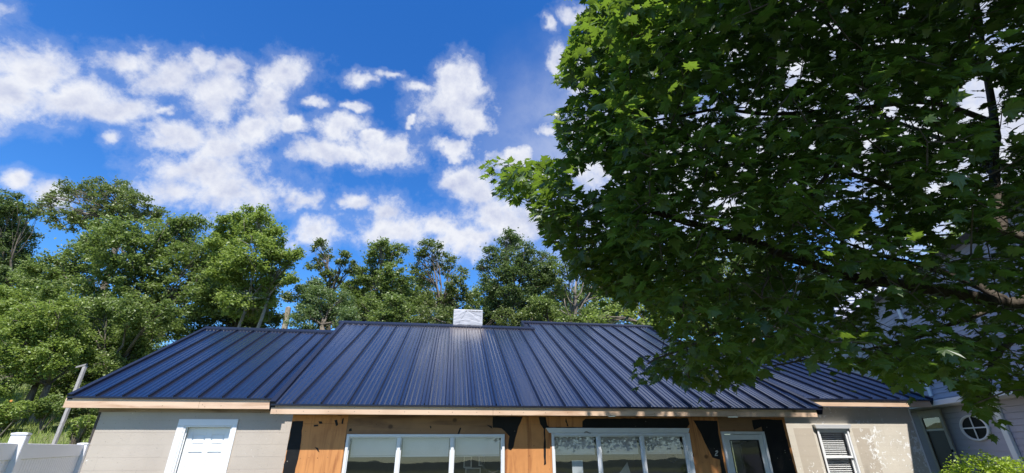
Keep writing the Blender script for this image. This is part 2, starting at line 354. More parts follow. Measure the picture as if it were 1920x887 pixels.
def bulk(name, V, Fc, mat, parent=None, kind=None, smooth=False):   # V (n,3), Fc (m,k) numpy
    me = bpy.data.meshes.new(name); n, k = Fc.shape
    me.vertices.add(len(V)); me.vertices.foreach_set('co', V.astype(np.float32).ravel())
    me.loops.add(n*k); me.loops.foreach_set('vertex_index', Fc.astype(np.int32).ravel())
    me.polygons.add(n); me.polygons.foreach_set('loop_start', np.arange(0, n*k, k, dtype=np.int32))
    me.polygons.foreach_set('loop_total', np.full(n, k, dtype=np.int32)); me.update(calc_edges=True); me.materials.append(mat)
    o = bpy.data.objects.new(name, me); COL.objects.link(o)
    if parent: o.parent = parent
    if kind: o['kind'] = kind
    return o

# ------------------------------------------------------------------ terrain
def sstep(a, b, x):
    t = min(1, max(0, (x-a)/(b-a))); return t*t*(3-2*t)
def height(x, y):
    left = sstep(-4.5, -9, x)
    hl = min(5.5, max(0, (y-9.5))*.42)
    hc = 4.2*sstep(19, 32, y)
    h = left*hl + (1-left)*hc*sstep(14, 2, x)
    r = math.hypot(x, y); far = sstep(60, 120, r)
    h = h*(1-far)
    if r < 60: h += .05*mn.noise((x*.6, y*.6, 0))*sstep(9, 12, y)
    return h
def grid(xs, ys, fn):
    V = np.array([(x, y, fn(x, y)) for y in ys for x in xs]); nx = len(xs)
    Fc = np.array([(j*nx+i, j*nx+i+1, (j+1)*nx+i+1, (j+1)*nx+i) for j in range(len(ys)-1) for i in range(nx-1)]); return V, Fc
xs = np.concatenate([[-1500, -600, -250, -120], np.linspace(-70, 70, 141), [120, 250, 600, 1500]])
V, Fc = grid(xs, xs, lambda x, y: height(x, y)); g = bulk('ground', V, Fc, M['ground']); g['kind'] = 'structure'
g.data.polygons.foreach_set('use_smooth', [True]*len(g.data.polygons))
rd = MB().box((-90, -120, .004), (90, -2, .012)).build('added_dark_ground', M['added_asphalt']); rd['kind'] = 'structure'  # unseen dark expanse added to darken the window reflections
def hills():
    V = []; n = 240; F_ = []
    for i in range(n):
        a = 2*math.pi*i/n
        for k, (r, hh) in enumerate(((600, -2), (680, .55), (820, 1.0), (1000, .9))):
            nn = .5+.5*mn.fractal((math.cos(a)*3, math.sin(a)*3, k*.3), .6, 2.1, 5)
            z = hh if hh < 0 else hh*(7+26*nn*(.6+.4*math.sin(a*2.0+1)))
            V.append((math.cos(a)*r, math.sin(a)*r, z))
    for i in range(n):
        j = (i+1) % n
        for k in range(3): F_.append((i*4+k, j*4+k, j*4+k+1, i*4+k+1))
    o = bulk('hills', np.array(V), np.array(F_), M['forest']); o['kind'] = 'structure'
hills()

# ------------------------------------------------------------------ the cottage
D = 8.2716; He = EYE+.6503; R = 4.9577; S = .51922; R2 = 5.665
VM = D+.30; VW = 9.82; VE = VW-.20
V0 = 9.0; ORG = bw(0, V0, 0)
house = empty('cottage', ORG, PSI, 'long low cottage with navy ribbed metal roof, bare plywood front and painted block wings', 'house')
def L(u, v, z): return Vector((u, v-V0, z))
def tl(v): return v-V0

def roof_section(name, De, Hz, sl_, tops, bots, t_top, seam0, clipR=None, label=None):
    """pans between successive seams: bots/tops = u at eave / at ridge"""
    base = MB(); uL, uR = bots[0], bots[-1]; tt = t_top
    def P(u, t, h=0.0):
        nl = math.sqrt(1+sl_*sl_); return Vector((u, tl(De+t) - h*sl_/nl, Hz+sl_*t + h/nl))
    (uR, uT) = (clipR[0]-.01, clipR[1]-.02) if clipR else (uR, tops[-1])
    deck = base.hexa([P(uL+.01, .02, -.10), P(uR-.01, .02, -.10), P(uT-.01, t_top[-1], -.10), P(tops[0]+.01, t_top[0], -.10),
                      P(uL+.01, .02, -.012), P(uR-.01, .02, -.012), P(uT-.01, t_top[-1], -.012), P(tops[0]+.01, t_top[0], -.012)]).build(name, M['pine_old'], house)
    if label: deck['label'] = label
    ribs = [.0]
    for c in (.2, .4, .6, .8): ribs += [c-.032, c-.012, c+.012, c+.032]
    prof = [(0, 0)]
    for c in (.19, .395, .605, .81): prof += [(c-.055, 0), (c-.016, .012), (c+.016, .012), (c+.055, 0)]
    prof += [(1, 0)]
    NT_ = 10
    for k in range(len(bots)-1):
        b0, b1, a0, a1 = bots[k], bots[k+1], tops[k], tops[k+1]; wob = random.uniform(-1, 1)
        Vv = []; rows = []
        for (q, h) in prof:
            ub = b0+(b1-b0)*q; ua = a0+(a1-a0)*q; t0 = -.025; t1 = t_top[k]+(t_top[k+1]-t_top[k])*q
            if clipR:
                (e0, r0, rt) = clipR       # rake line u = e0 + (r0-e0)*t/rt ; pan line u = ub + (ua-ub)*t/tfull
                tf = t_top[k]
                den = (ua-ub)/tf-(r0-e0)/rt; 
                uu = ub+(ua-ub)*t1/tf
                if uu > e0+(r0-e0)*t1/rt+1e-6: t1 = max(.02, (e0-ub)/den)
                ua = ub+(ua-ub)*t1/tf
            pts = []
            for j in range(NT_+1):
                f = j/NT_; t = t0+(t1-t0)*f
                oil = .0035*mn.noise((k*7.7+q*2.2, t*.9, 3.3+wob))*math.sin(math.pi*q)
                pts.append(tuple(P(ub+(ua-ub)*f, t, h+oil)))
            rows.append(pts)
        m = MB(); nr = NT_+1
        for pts in rows: m.v += pts
        for i in range(len(rows)-1):
            for j in range(NT_): m.f.append((i*nr+j, (i+1)*nr+j, (i+1)*nr+j+1, i*nr+j+1))
        m.build('roof_panel', M['roof'], deck)
        # standing seam on the panel's left edge
        if k >= seam0:
            t1 = t_top[k]; ua = a0
            if clipR:
                (e0, r0, rt) = clipR; den = (a0-b0)/t_top[k]-(r0-e0)/rt
                if a0 > e0+(r0-e0)*t1/rt: t1 = max(.02, (e0-b0)/den); ua = b0+(a0-b0)*t1/t_top[k]
            w = .009; hh = .043
            MB().hexa([P(b0-w, -.03, -.002), P(b0+w, -.03, -.002), P(ua+w, t1, -.002), P(ua-w, t1, -.002),
                       P(b0-w*.8, -.03, hh), P(b0+w*.8, -.03, hh), P(ua+w*.8, t1, hh), P(ua-w*.8, t1, hh)]).build('standing_seam', M['seam'], deck)
    return deck, P

def bar_on(P, a, b, w0, w1, h0, h1, name, mat, par):   # strip between (u,t) a and b, offsets across u (w0..w1) and heights
    return MB().hexa([P(a[0]+w0, a[1], h0), P(a[0]+w1, a[1], h0), P(b[0]+w1, b[1], h0), P(b[0]+w0, b[1], h0),
                      P(a[0]+w0, a[1], h1), P(a[0]+w1, a[1], h1), P(b[0]+w1, b[1], h1), P(b[0]+w0, b[1], h1)]).build(name, mat, par)

es = [-2.69, -2.355, -1.923, -1.499, -1.091, -.671, -.249, .17, .579, .986, 1.407, 1.799, 2.217, 2.62, 3.03, 3.431, 3.815, 4.221, 4.622, 5.024, 5.408, 5.811, 6.197, 6.587, 6.973, 7.31]
rpx = {0: 643, 1: 693.5, 2: 719.5, 3: 745.5, 4: 771.3, 5: 797.0, 6: 822.7, 7: 847.7, 8: 873.4, 9: 899, 10: 923.5, 11: 947.9, 12: 971.5,
       13: 989.3, 14: 1012.6, 15: 1034, 16: 1057, 17: 1080.5, 18: 1102, 19: 1124.5, 20: 1147, 21: 1170, 22: 1192.5, 23: 1214, 24: 1237, 25: 1260}
tops = []; tt = []
for k in range(26):
    if k <= 12: tops.append(onroof(rpx[k], 606+ (rpx[k]-643)*.023, D, He, S)[0]); tt.append(R)
    else: tops.append(onroof(rpx[k], 607+(rpx[k]-989)*.03, D, He, S)[0]); tt.append(R2)
# the high ridge starts half a pan left of seam 13
tt2 = list(tt); tt2[12] = R
uRe, uRr = 7.31, 6.762
def split_section():
    global PM, main
    b1 = es[:14]; a1 = tops[:14]; t1 = [R]*14
    a1 = a1[:13]+[es[13]+(tops[13]-es[13])*R/R2]
    main, PM = roof_section('main_roof', D, He, S, a1, b1, t1, 1, label='long middle slope of the navy roof, lower ridge with the chimney')
    b2 = es[13:]; a2 = tops[13:]
    m2, _ = roof_section('raised_roof', D, He, S, a2, b2, [R2]*len(b2), 0, clipR=(uRe, uRr, R2), label='right half of the navy roof with the slightly higher ridge')
    return m2
PM = None; main = None; main2 = split_section()
# back slopes and gable infill
def back(name, uL, uR, Dr, Hr, drop, sl_):
    MB().hexa([L(uL, Dr, Hr-.10), L(uR, Dr, Hr-.10), L(uR, Dr+drop, Hr-.10-sl_*drop), L(uL, Dr+drop, Hr-.10-sl_*drop),
               L(uL, Dr, Hr-.01), L(uR, Dr, Hr-.01), L(uR, Dr+drop, Hr-.01-sl_*drop), L(uL, Dr+drop, Hr-.01-sl_*drop)]).build(name, M['trim'], house)
uS = tops[13]-.17
back('back_roof', -2.9, uS, D+R, He+S*R, 5.0, S); back('back_roof', uS+.002, uRr, D+R2, He+S*R2, 5.0, S)
# strip of raised slope left of seam 13
MB().hexa([PM(uS, R-.05, -.06), PM(tops[13]+.02, R-.05, -.06), PM(tops[13], R2, -.06), PM(uS, R2, -.06),
           PM(uS, R-.05, -.004), PM(tops[13]+.02, R-.05, -.004), PM(tops[13], R2, -.004), PM(uS, R2, -.004)]).build('roof_infill', M['roof'], house)
# ridge caps, rake trim, drip edge
def ridge_cap(name, uL, uR, Dr, Hr, sl_, w=.14):
    m = MB(); h = .052
    m.hexa([L(uL, Dr-w, Hr-sl_*w+.01), L(uR, Dr-w, Hr-sl_*w+.01), L(uR, Dr, Hr+.012), L(uL, Dr, Hr+.012),
            L(uL, Dr-w, Hr-sl_*w+h), L(uR, Dr-w, Hr-sl_*w+h), L(uR, Dr, Hr+h+.01), L(uL, Dr, Hr+h+.01)])
    m.hexa([L(uL, Dr, Hr+.012), L(uR, Dr, Hr+.012), L(uR, Dr+w, Hr-sl_*w+.01), L(uL, Dr+w, Hr-sl_*w+.01),
            L(uL, Dr, Hr+h+.01), L(uR, Dr, Hr+h+.01), L(uR, Dr+w, Hr-sl_*w+h), L(uL, Dr+w, Hr-sl_*w+h)])
    return m.build(name, M['trim'], house)
ridge_cap('ridge_cap', -2.96, uS+.25, D+R, He+S*R, S); ridge_cap('ridge_cap', uS-.02, uRr+.03, D+R2, He+S*R2, S)
bar_on(PM, (-2.69, -.03), (tops[0]+.0, R), -.03, .055, -.11, .050, 'rake_trim', M['trim'], house)
bar_on(PM, (uRe, -.03), (uRr, R2), -.055, .03, -.11, .050, 'rake_trim', M['trim'], house)
bar_on(PM, (uS, R), (uS, R2), -.03, .03, -.10, .045, 'rake_trim', M['trim'], house)
MB().box((-2.70, tl(D)-.034, He-.034), (uRe+.02, tl(D)-.026, He-.006)).build('drip_edge', M['trim'], house)
# fascia boards (three lengths, butted)
fz0, fz1 = EYE+.490, He-.008
for a, b in ((-2.69, .93), (.933, 4.54), (4.543, 7.205)):
    MB().box((a, tl(D)-.006, fz0), (b, tl(D)+.032, fz1)).build('fascia_board', M['pine'], house, bevel=.002)
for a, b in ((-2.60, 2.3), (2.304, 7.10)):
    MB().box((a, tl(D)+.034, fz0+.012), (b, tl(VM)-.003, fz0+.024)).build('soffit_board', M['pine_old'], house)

# wings -------------------------------------------------------------
HL = EYE+.852; SLl = .54; TLf = 4.05
wl_b = [-6.565] + [onv(x, 745, VE)[0] for x in (181.7, 231.8, 280.3, 327, 373.7, 418.7, 465.4)] + [-3.27, -2.75]
wl_t = [x-.03 for x in wl_b]; wl_t[0] = -6.60
lw, PL = roof_section('left_wing_roof', VE, HL, SLl, wl_t, wl_b, [TLf]*len(wl_b), 1, label='lower navy roof slope over the left wing')
back('back_roof', -6.6, -2.75, VE+TLf, HL+SLl*TLf, 4.0, SLl)
ridge_cap('ridge_cap', -6.63, -2.8, VE+TLf, HL+SLl*TLf, SLl)
bar_on(PL, (-6.565, -.03), (-6.60, TLf), -.03, .05, -.11, .05, 'rake_trim', M['trim'], house)
MB().box((-6.60, tl(VE)-.034, HL-.034), (-2.9, tl(VE)-.026, HL-.004)).build('drip_edge', M['trim'], house)
for a, b in ((-6.62, -4.4), (-4.397, -2.95)):
    MB().box((a, tl(VE)-.006, EYE+.655), (b, tl(VE)+.03, HL-.008)).build('fascia_board', M['pine'], house, bevel=.002)
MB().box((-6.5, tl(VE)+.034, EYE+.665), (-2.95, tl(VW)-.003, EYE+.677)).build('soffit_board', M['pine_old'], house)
MB().box((-6.14, tl(VW)-.018, EYE+.60), (-2.6, tl(VW)-.002, EYE+.663)).build('frieze_board', M['pine_old'], house)
HR = EYE+.97; SLr = .45; TRf = 4.3
wr_b = [7.0, 7.33, 7.72, 8.12, 8.52] + [onv(x, 748, VE)[0] for x in (1578, 1607, 1633, 1660, 1684, 1713)] + [11.50]
wr_t = [x for x in wr_b]
rw, PR = roof_section('right_wing_roof', VE, HR, SLr, wr_t, wr_b, [TRf]*len(wr_b), 0, label='lower navy roof slope over the right wing')
back('back_roof', 6.8, 11.5, VE+TRf, HR+SLr*TRf, 4.0, SLr); ridge_cap('ridge_cap', 6.8, 11.53, VE+TRf, HR+SLr*TRf, SLr)
bar_on(PR, (11.50, -.03), (11.50, TRf), -.05, .03, -.11, .05, 'rake_trim', M['trim'], house)
MB().box((6.9, tl(VE)-.034, HR-.036), (11.53, tl(VE)-.026, HR-.006)).build('drip_edge', M['trim'], house)
MB().box((7.0, tl(VE)-.006, EYE+.80), (11.46, tl(VE)+.03, HR-.008)).build('fascia_board', M['pine'], house, bevel=.002)
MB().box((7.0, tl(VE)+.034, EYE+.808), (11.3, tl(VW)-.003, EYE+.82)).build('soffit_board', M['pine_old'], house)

# block walls of the wings: every block its own piece
def block_wall(name, uL, uR, z1, mat, holes, label):
    back_ = MB()
    h0, h1, hz = holes[0]
    for (p0, p1, q0, q1) in ((uL+.004, h0-.001, 0, z1), (h1+.001, uR-.004, 0, z1), (h0, h1, hz+.001, z1)) + (((h0, h1, 0, .72),) if hz < 2.1 and h0 > 0 else ()):
        back_.box((p0, tl(VW)+.012, q0), (p1, tl(VW)+.2, q1))
    w = back_.build(name, M['mortar'], house); w['label'] = label
    bh, bl = .2032, .4064; meshes = {}; row = 0; z = z1-bh*math.ceil(z1/bh)+.0
    top = z1; zz = top
    while zz > .02:
        zb = max(0, zz-bh); off = 0 if row % 2 else bl/2; u = uL-(bl-off) if off else uL
        while u < uR-.01:
            a, b = max(u, uL), min(u+bl, uR)
            segs = [(a, b)]
            for (h0, h1, hz) in holes:
                ns = []
                for (p, q) in segs:
                    if zb < hz-.02 and q > h0 and p < h1:
                        if p < h0: ns.append((p, h0))
                        if q > h1: ns.append((h1, q))
                    else: ns.append((p, q))
                segs = ns
            for (p, q) in segs:
                if q-p < .02: continue
                key = (round(q-p, 3), round(zz-zb, 3))
                if key not in meshes:
                    hw, hh = (q-p)/2-.00025, (zz-zb)/2-.0008; b_ = MB().box((-hw, 0, -hh), (hw, .05, hh))
                    me = bpy.data.meshes.new('concrete_block'); me.from_pydata(b_.v, [], b_.f); me.materials.append(mat); meshes[key] = me
                o = bpy.data.objects.new('concrete_block', meshes[key]); COL.objects.link(o); o.parent = w
                o.location = ((p+q)/2, tl(VW)+random.uniform(0, .0018), (zz+zb)/2)
            u += bl
        zz -= bh; row += 1
    return w
d1 = (-4.60, -3.83, EYE+.35)                    # door opening u0, u1, top
lwall = block_wall('left_wing_wall', -6.10, -2.35, EYE+.66, M['block'], [(-4.62, -3.80, EYE+.37)], 'greige painted block wall left of the plywood front')
w3 = (8.42, 9.22, EYE+.34)
rwall = block_wall('right_wing_wall', 6.70, 11.0, EYE+.80, M['block_peel'], [(8.40, 9.25, EYE+.36)], 'cream painted block wall with peeling paint right of the plywood front')
MB().box((-6.135, tl(VW)-.01, 0), (-6.102, tl(VW)+.05, EYE+.66)).build('corner_trim', M['dark'], house)
MB().box((11.002, tl(VW)-.014, 0), (11.03, tl(VW)+.05, EYE+.80)).build('corner_trim', M['white'], house)
MB().box((11.032, tl(VW)+.0, 0), (11.05, tl(VW)+3, EYE+.80)).build('corner_trim', M['dark'], house)
for a, b in ((-6.08, -5.9), (10.8, 11.0)): MB().box((a, tl(VW)+.21, 0), (b, tl(VW)+7, EYE+.6)).build('end_wall', M['mortar'], house)

# front wall with openings: plywood sheets in front of a frame ----------
WB = .0
ml, mr_ = -2.42, 6.725; zt = EYE+.50
w1 = (-1.50, 1.175, EYE+.20); w2 = (2.02, 4.60, EYE+.25); dd = (5.317, 6.206, EYE+.243)
zs = .75                                          # sill height
fw = MB()
segs = [(ml, w1[0], 0, zt), (w1[1], w2[0], 0, zt), (w2[1], dd[0], 0, zt), (dd[1], mr_, 0, zt), (w1[0], w1[1], 0, zs), (w2[0], w2[1], 0, zs),
        (w1[0], w1[1], w1[2], zt), (w2[0], w2[1], w2[2], zt), (dd[0], dd[1], dd[2], zt)]
for a, b, z0, z1 in segs: fw.box((a+.001, tl(VM)+.0135, z0+.001), (b-.001, tl(VM)+.12, z1-.001))
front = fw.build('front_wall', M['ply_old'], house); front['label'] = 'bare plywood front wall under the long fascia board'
def sheet(a, b, z0, z1, old=False):
    MB().box((a+.0015, tl(VM)+random.uniform(0, .001), z0), (b-.0015, tl(VM)+.012, z1), ).build('plywood_sheet', M['ply_old'] if old else M['ply'], front)
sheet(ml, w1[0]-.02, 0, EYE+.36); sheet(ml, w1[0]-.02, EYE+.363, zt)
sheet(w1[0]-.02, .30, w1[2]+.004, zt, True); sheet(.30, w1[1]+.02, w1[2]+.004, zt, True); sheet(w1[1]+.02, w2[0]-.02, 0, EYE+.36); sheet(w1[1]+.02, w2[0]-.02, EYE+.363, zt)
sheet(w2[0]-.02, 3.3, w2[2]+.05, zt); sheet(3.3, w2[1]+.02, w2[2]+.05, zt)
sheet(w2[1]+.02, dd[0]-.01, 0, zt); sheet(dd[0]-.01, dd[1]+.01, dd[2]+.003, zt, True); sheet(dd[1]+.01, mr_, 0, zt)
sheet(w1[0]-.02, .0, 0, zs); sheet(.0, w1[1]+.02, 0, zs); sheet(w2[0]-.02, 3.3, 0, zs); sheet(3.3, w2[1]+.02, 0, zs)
# side returns
MB().box((ml, tl(VM)+.125, 0), (ml+.1, tl(VW)+.19, zt)).build('return_wall', M['ply_old'], house)
MB().box((mr_-.1, tl(VM)+.125, 0), (mr_, tl(VW)+.19, zt)).build('return_wall', M['membrane'], house)
def nails(name, par, pts, mat, r_=.0055):
    m = MB()
    for (u, v, z) in pts: m.tube([L(u, v-.0015, z), L(u, v+.003, z)], r_, 6)
    o = m.build(name, mat, par, kind='stuff'); return o
P_ = []
for u in np.arange(-2.6, 7.2, .406): P_ += [(u+random.uniform(-.01, .01), D-.006, fz0+.045), (u+random.uniform(-.01, .01), D-.006, fz1-.045)]
nails('nail_heads', house, P_, M['dark'])
P_ = []
for u in list(np.arange(ml+.25, w1[0], .406))+[-1.1, -.7, -.3, .1, .5, .9]+[1.22, 1.6, 1.97, 4.68, 5.0]:
    for z in np.arange(1.0, 2.2, .2): 
        if u < w1[0]-.03 or u > w1[1]+.03 or z > w1[2]+.03: P_.append((u+random.uniform(-.012, .012), VM, z+random.uniform(-.02, .02)))
nails('nail_heads', front, P_, M['dark'], .0045)
# black membrane patches: outlines read off the wall
def patch(pts, nm='membrane_patch', mat=None, d=.004, proud=.003):
    P = []
    n = len(pts)
    for i in range(n):
        a = pts[i]; b = pts[(i+1) % n]; k = max(1, int(math.hypot(b[0]-a[0], b[1]-a[1])/8))
        for j in range(k):
            f = j/k; x, y = a[0]+(b[0]-a[0])*f, a[1]+(b[1]-a[1])*f
            if k > 1 and j: x += random.uniform(-.8, .8); y += random.uniform(-.5, .5)
            u, v, z = onv(x, y, VM-proud); P.append(L(u, VM-proud, z))
    MB().prism(P, (0, d-.0005, 0)).build(nm, mat or M['membrane'], front)
patch([(548, 790), (568.5, 789.5), (562, 845), (553, 885), (530, 1120), (480, 1120), (530, 887)])
patch([(924, 781), (980, 781), (972, 800), (966, 822), (963, 838), (958, 844), (953, 842), (955, 818), (948, 810), (940, 803), (924, 802)])
patch([(1010, 782), (1023, 782), (1026, 797), (1030, 801), (1092, 801), (1092, 790), (1098, 785), (1290, 784), (1293, 795), (1288, 803), (1022, 803), (1024, 870), (1020, 872), (1020, 805), (1013, 795)], )
patch([(1300, 788), (1345, 789), (1347, 812), (1354, 850), (1364, 900), (1380, 990), (1365, 990), (1350, 862), (1336, 858), (1326, 838), (1314, 812)])
patch([(1424, 786), (1466, 787), (1468.2, 795), (1493, 888), (1530, 1060), (1480, 1060), (1448, 887), (1430, 809), (1428, 800), (1414, 806), (1410, 788)])
for pts in ([(627,788),(632,787),(634,797),(630,799)], [(642,785),(645,784),(643,795),(640,794)], [(655,804),(659,803),(660,808),(654,809)], [(597,790),(603,790),(605,794),(599,795)],
            [(588,797),(596,796),(597,799),(589,800)], [(806,798),(809,800),(808,804),(806,801)], [(862,802),(865,802),(860,817),(857,816)], [(912,796),(922,799),(923,804),(917,800)], [(590,838),(596,840),(599,848),(596,846)],
            [(1295,853),(1301,852),(1300,855),(1298,868),(1296,867)], [(1061,783),(1060,790),(1066,800),(1063,799)]):
    patch(pts, 'membrane_scrap', d=.003, proud=.0025)
patch([(1342,845),(1345,844),(1347,847),(1345,850),(1342,853),(1346,853),(1346,855),(1340,855),(1341,851),(1344,848),(1343,847),(1341,848)], 'chalk_mark', M['card'], d=.001, proud=.0052)

def frame_rect(m, a, b, z0, z1, w, y0, y1, bottom=True):
    m.box((a, y0, z0), (a+w, y1, z1)); m.box((b-w, y0, z0), (b, y1, z1)); m.box((a+w, y0, z1-w), (b-w, y1, z1))
    if bottom: m.box((a+w, y0, z0), (b-w, y1, z0+w))
def big_window(a, b, z1, mull, label, surround):
    y0 = tl(VM)-.022
    fr = MB(); frame_rect(fr, a, b, zs+.02, z1, .045, y0, y0+.10)
    f = fr.build('window', M['frame'], house, bevel=.003); f['label'] = label
    cuts = [a+.045]+[c for c in mull]+[b-.045]; hw = .026
    for c in mull: MB().box((c-hw, y0+.006, zs+.066), (c+hw, y0+.09, z1-.046)).build('mullion', M['frame'], f, bevel=.003)
    for i in range(len(cuts)-1):
        p = cuts[i]+(hw if i else 0); q = cuts[i+1]-(hw if i < len(cuts)-2 else 0)
        sa = MB(); frame_rect(sa, p+.001, q-.001, zs+.067, z1-.047, .014, y0+.028, y0+.068); sa.build('sash', M['frame'], f)
        MB().hexa([(p+.014, y0+.036, zs+.08), (q-.014, y0+.036, zs+.08), (q-.014, y0+.041, zs+.08), (p+.014, y0+.041, zs+.08), (p+.014, y0+.057, z1-.06), (q-.014, y0+.057, z1-.06), (q-.014, y0+.062, z1-.06), (p+.014, y0+.062, z1-.06)]).build('pane', M['glass'], f)
        MB().box((p+.03, y0+.135, z1-.335+random.uniform(-.006, .006)), (q-.03, y0+.139, z1-.05)).build('roller_shade', M['shade'], f)
        MB().box((p+.03, y0+.131, z1-.350), (q-.03, y0+.145, z1-.337)).build('shade_bar', M['frame'], f)
    if surround:
        sr = MB(); t = .10
        sr.hexa([(a-t, y0-.06, z1+.095), (b+.06, y0-.06, z1+.095), (b+.06, y0+.02, z1+.095), (a-t, y0+.02, z1+.095)][:0] or
                [Vector((a-.04, y0-.012, z1+.003)), Vector((b+.04, y0-.012, z1+.003)), Vector((b+.04, y0+.018, z1+.003)), Vector((a-.04, y0+.018, z1+.003)),
                 Vector((a-.10, y0-.03, z1+.085)), Vector((b+.07, y0-.03, z1+.085)), Vector((b+.07, y0+.018, z1+.085)), Vector((a-.10, y0+.018, z1+.085))])
        sr.build('head_casing', M['frame'], f, bevel=.003)
        s2 = MB(); s2.box((b+.003, y0-.004, zs), (b+.06, y0+.018, z1)); s2.box((b+.025, y0-.012, zs), (b+.06, y0-.0045, z1)); s2.build('side_casing', M['frame'], f, bevel=.002)
        patch_ = MB().box((a-.028, y0+.004, zs), (a-.003, y0+.02, z1)).build('side_casing', M['ply'], f)
    MB().box((a-.03, y0-.03, zs-.025), (b+.03, y0+.1, zs+.018)).build('sill', M['frame'], f)
    return f
big_window(w1[0], w1[1], w1[2]-.002, [-.63, .27], 'three light picture window on the left of the plywood front', False)
big_window(w2[0], w2[1], w2[2]-.035, [2.90, 3.73], 'three light picture window with wide head casing beside the glazed door', True)
# black squiggle of adhesive on the head casing
sq = MB(); pts = [onv(x, y, VM-.022-.036) for x, y in ((1096, 812), (1097, 810), (1101, 810), (1105, 812), (1108, 812))]
sq.tube([L(*p) for p in pts], .006, 5); sq.build('adhesive_squiggle', M['black'], house)

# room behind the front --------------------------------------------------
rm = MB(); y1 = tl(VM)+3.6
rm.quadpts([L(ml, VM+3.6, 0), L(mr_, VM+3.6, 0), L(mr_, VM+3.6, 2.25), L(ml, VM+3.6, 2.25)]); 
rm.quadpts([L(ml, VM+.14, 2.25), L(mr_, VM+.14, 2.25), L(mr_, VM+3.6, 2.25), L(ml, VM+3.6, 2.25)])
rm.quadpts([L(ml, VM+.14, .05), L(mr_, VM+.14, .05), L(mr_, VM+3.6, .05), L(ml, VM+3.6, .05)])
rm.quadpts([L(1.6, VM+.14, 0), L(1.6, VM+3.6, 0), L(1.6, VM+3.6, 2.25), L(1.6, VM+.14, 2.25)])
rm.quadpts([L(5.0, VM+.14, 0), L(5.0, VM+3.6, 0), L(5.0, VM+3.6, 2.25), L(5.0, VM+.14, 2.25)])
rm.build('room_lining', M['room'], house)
def ring(name, x, y, v, rpx_, label, tr=.016, wreath=True):
    u, _, z = onv(x, y, v); r = rpx_*v/FPX*1.02; c = bw(u, v, z); o = empty(name, c, PSI, label, 'wreath' if wreath else 'clock')
    pts = [Vector((math.cos(w)*r, 0, math.sin(w)*r)) for w in np.linspace(0, 2*math.pi, 33)]
    MB().tube(pts, tr, 6, cap=False).build('hoop', M['black'], o)
    if wreath:
        t = MB()
        for k in range(60):
            w = random.uniform(0, 6.283); p = Vector((math.cos(w)*r, 0, math.sin(w)*r)); q = p+Vector((random.uniform(-1, 1), random.uniform(-.6, .3), random.uniform(-1, 1))).normalized()*.035
            t.tube([p, q], [.006, .002], 3)
        t.build('twigs', M['bark'], o)
    MB().tube([Vector((0, .0, r)), Vector((0, 0, r+.12))], .003, 4).build('hanger', M['black'], o)
    return o
ring('hanging_hoop', 924, 866, VM+.22, 16, 'dark twig wreath hanging inside the left picture window', .02)
ring('hanging_hoop', 1259, 856, VM+.22, 9, 'small dark twig wreath in the right light of the second window', .009)
u, _, z = onv(1082.5, 863, VM+.16)
tag(MB().box((-.10, 0, -.32), (.10, .004, 0)).build('notice_sheet', M['paper']), 'pale blue paper sheet taped inside the second picture window', 'paper').location = bw(u, VM+.17, z); bpy.data.objects['notice_sheet'].rotation_euler = (0, 0, PSI)
u, _, z = onv(1177, 867, VM+.2)
pn = MB().prism([(0, 0, 0), (-.26, 0, -.27), (-.26, 0, -.5), (.12, 0, -.5)], (0, .01, 0)).build('pointed_card', M['card']); pn.location = bw(u, VM+.22, z); pn.rotation_euler = (0, 0, PSI)
tag(pn, 'grey pointed card leaning in the middle light of the second window', 'card')
for i, (x, y, w, h) in enumerate(((877, 866, .15, .20), (903, 864, .11, .17), (887, 884, .28, .12))):
    u, _, z = onv(x, y, VM+.6); o = MB(); frame_rect(o, -w/2, w/2, -h/2, h/2, .02, 0, .02)
    pf = empty('picture_frame', bw(u, VM+.6, z), PSI, ['larger grey framed picture seen through the left picture window', 'narrow grey framed picture beside the wreath in the left window', 'wide grey framed picture low behind the left window'][i], 'picture', 'framed pictures inside the left window')
    o.build('frame', M['card'], pf); MB().box((-w/2+.02, .01, -h/2+.02), (w/2-.02, .014, h/2-.02)).build('picture', M['room'], pf)

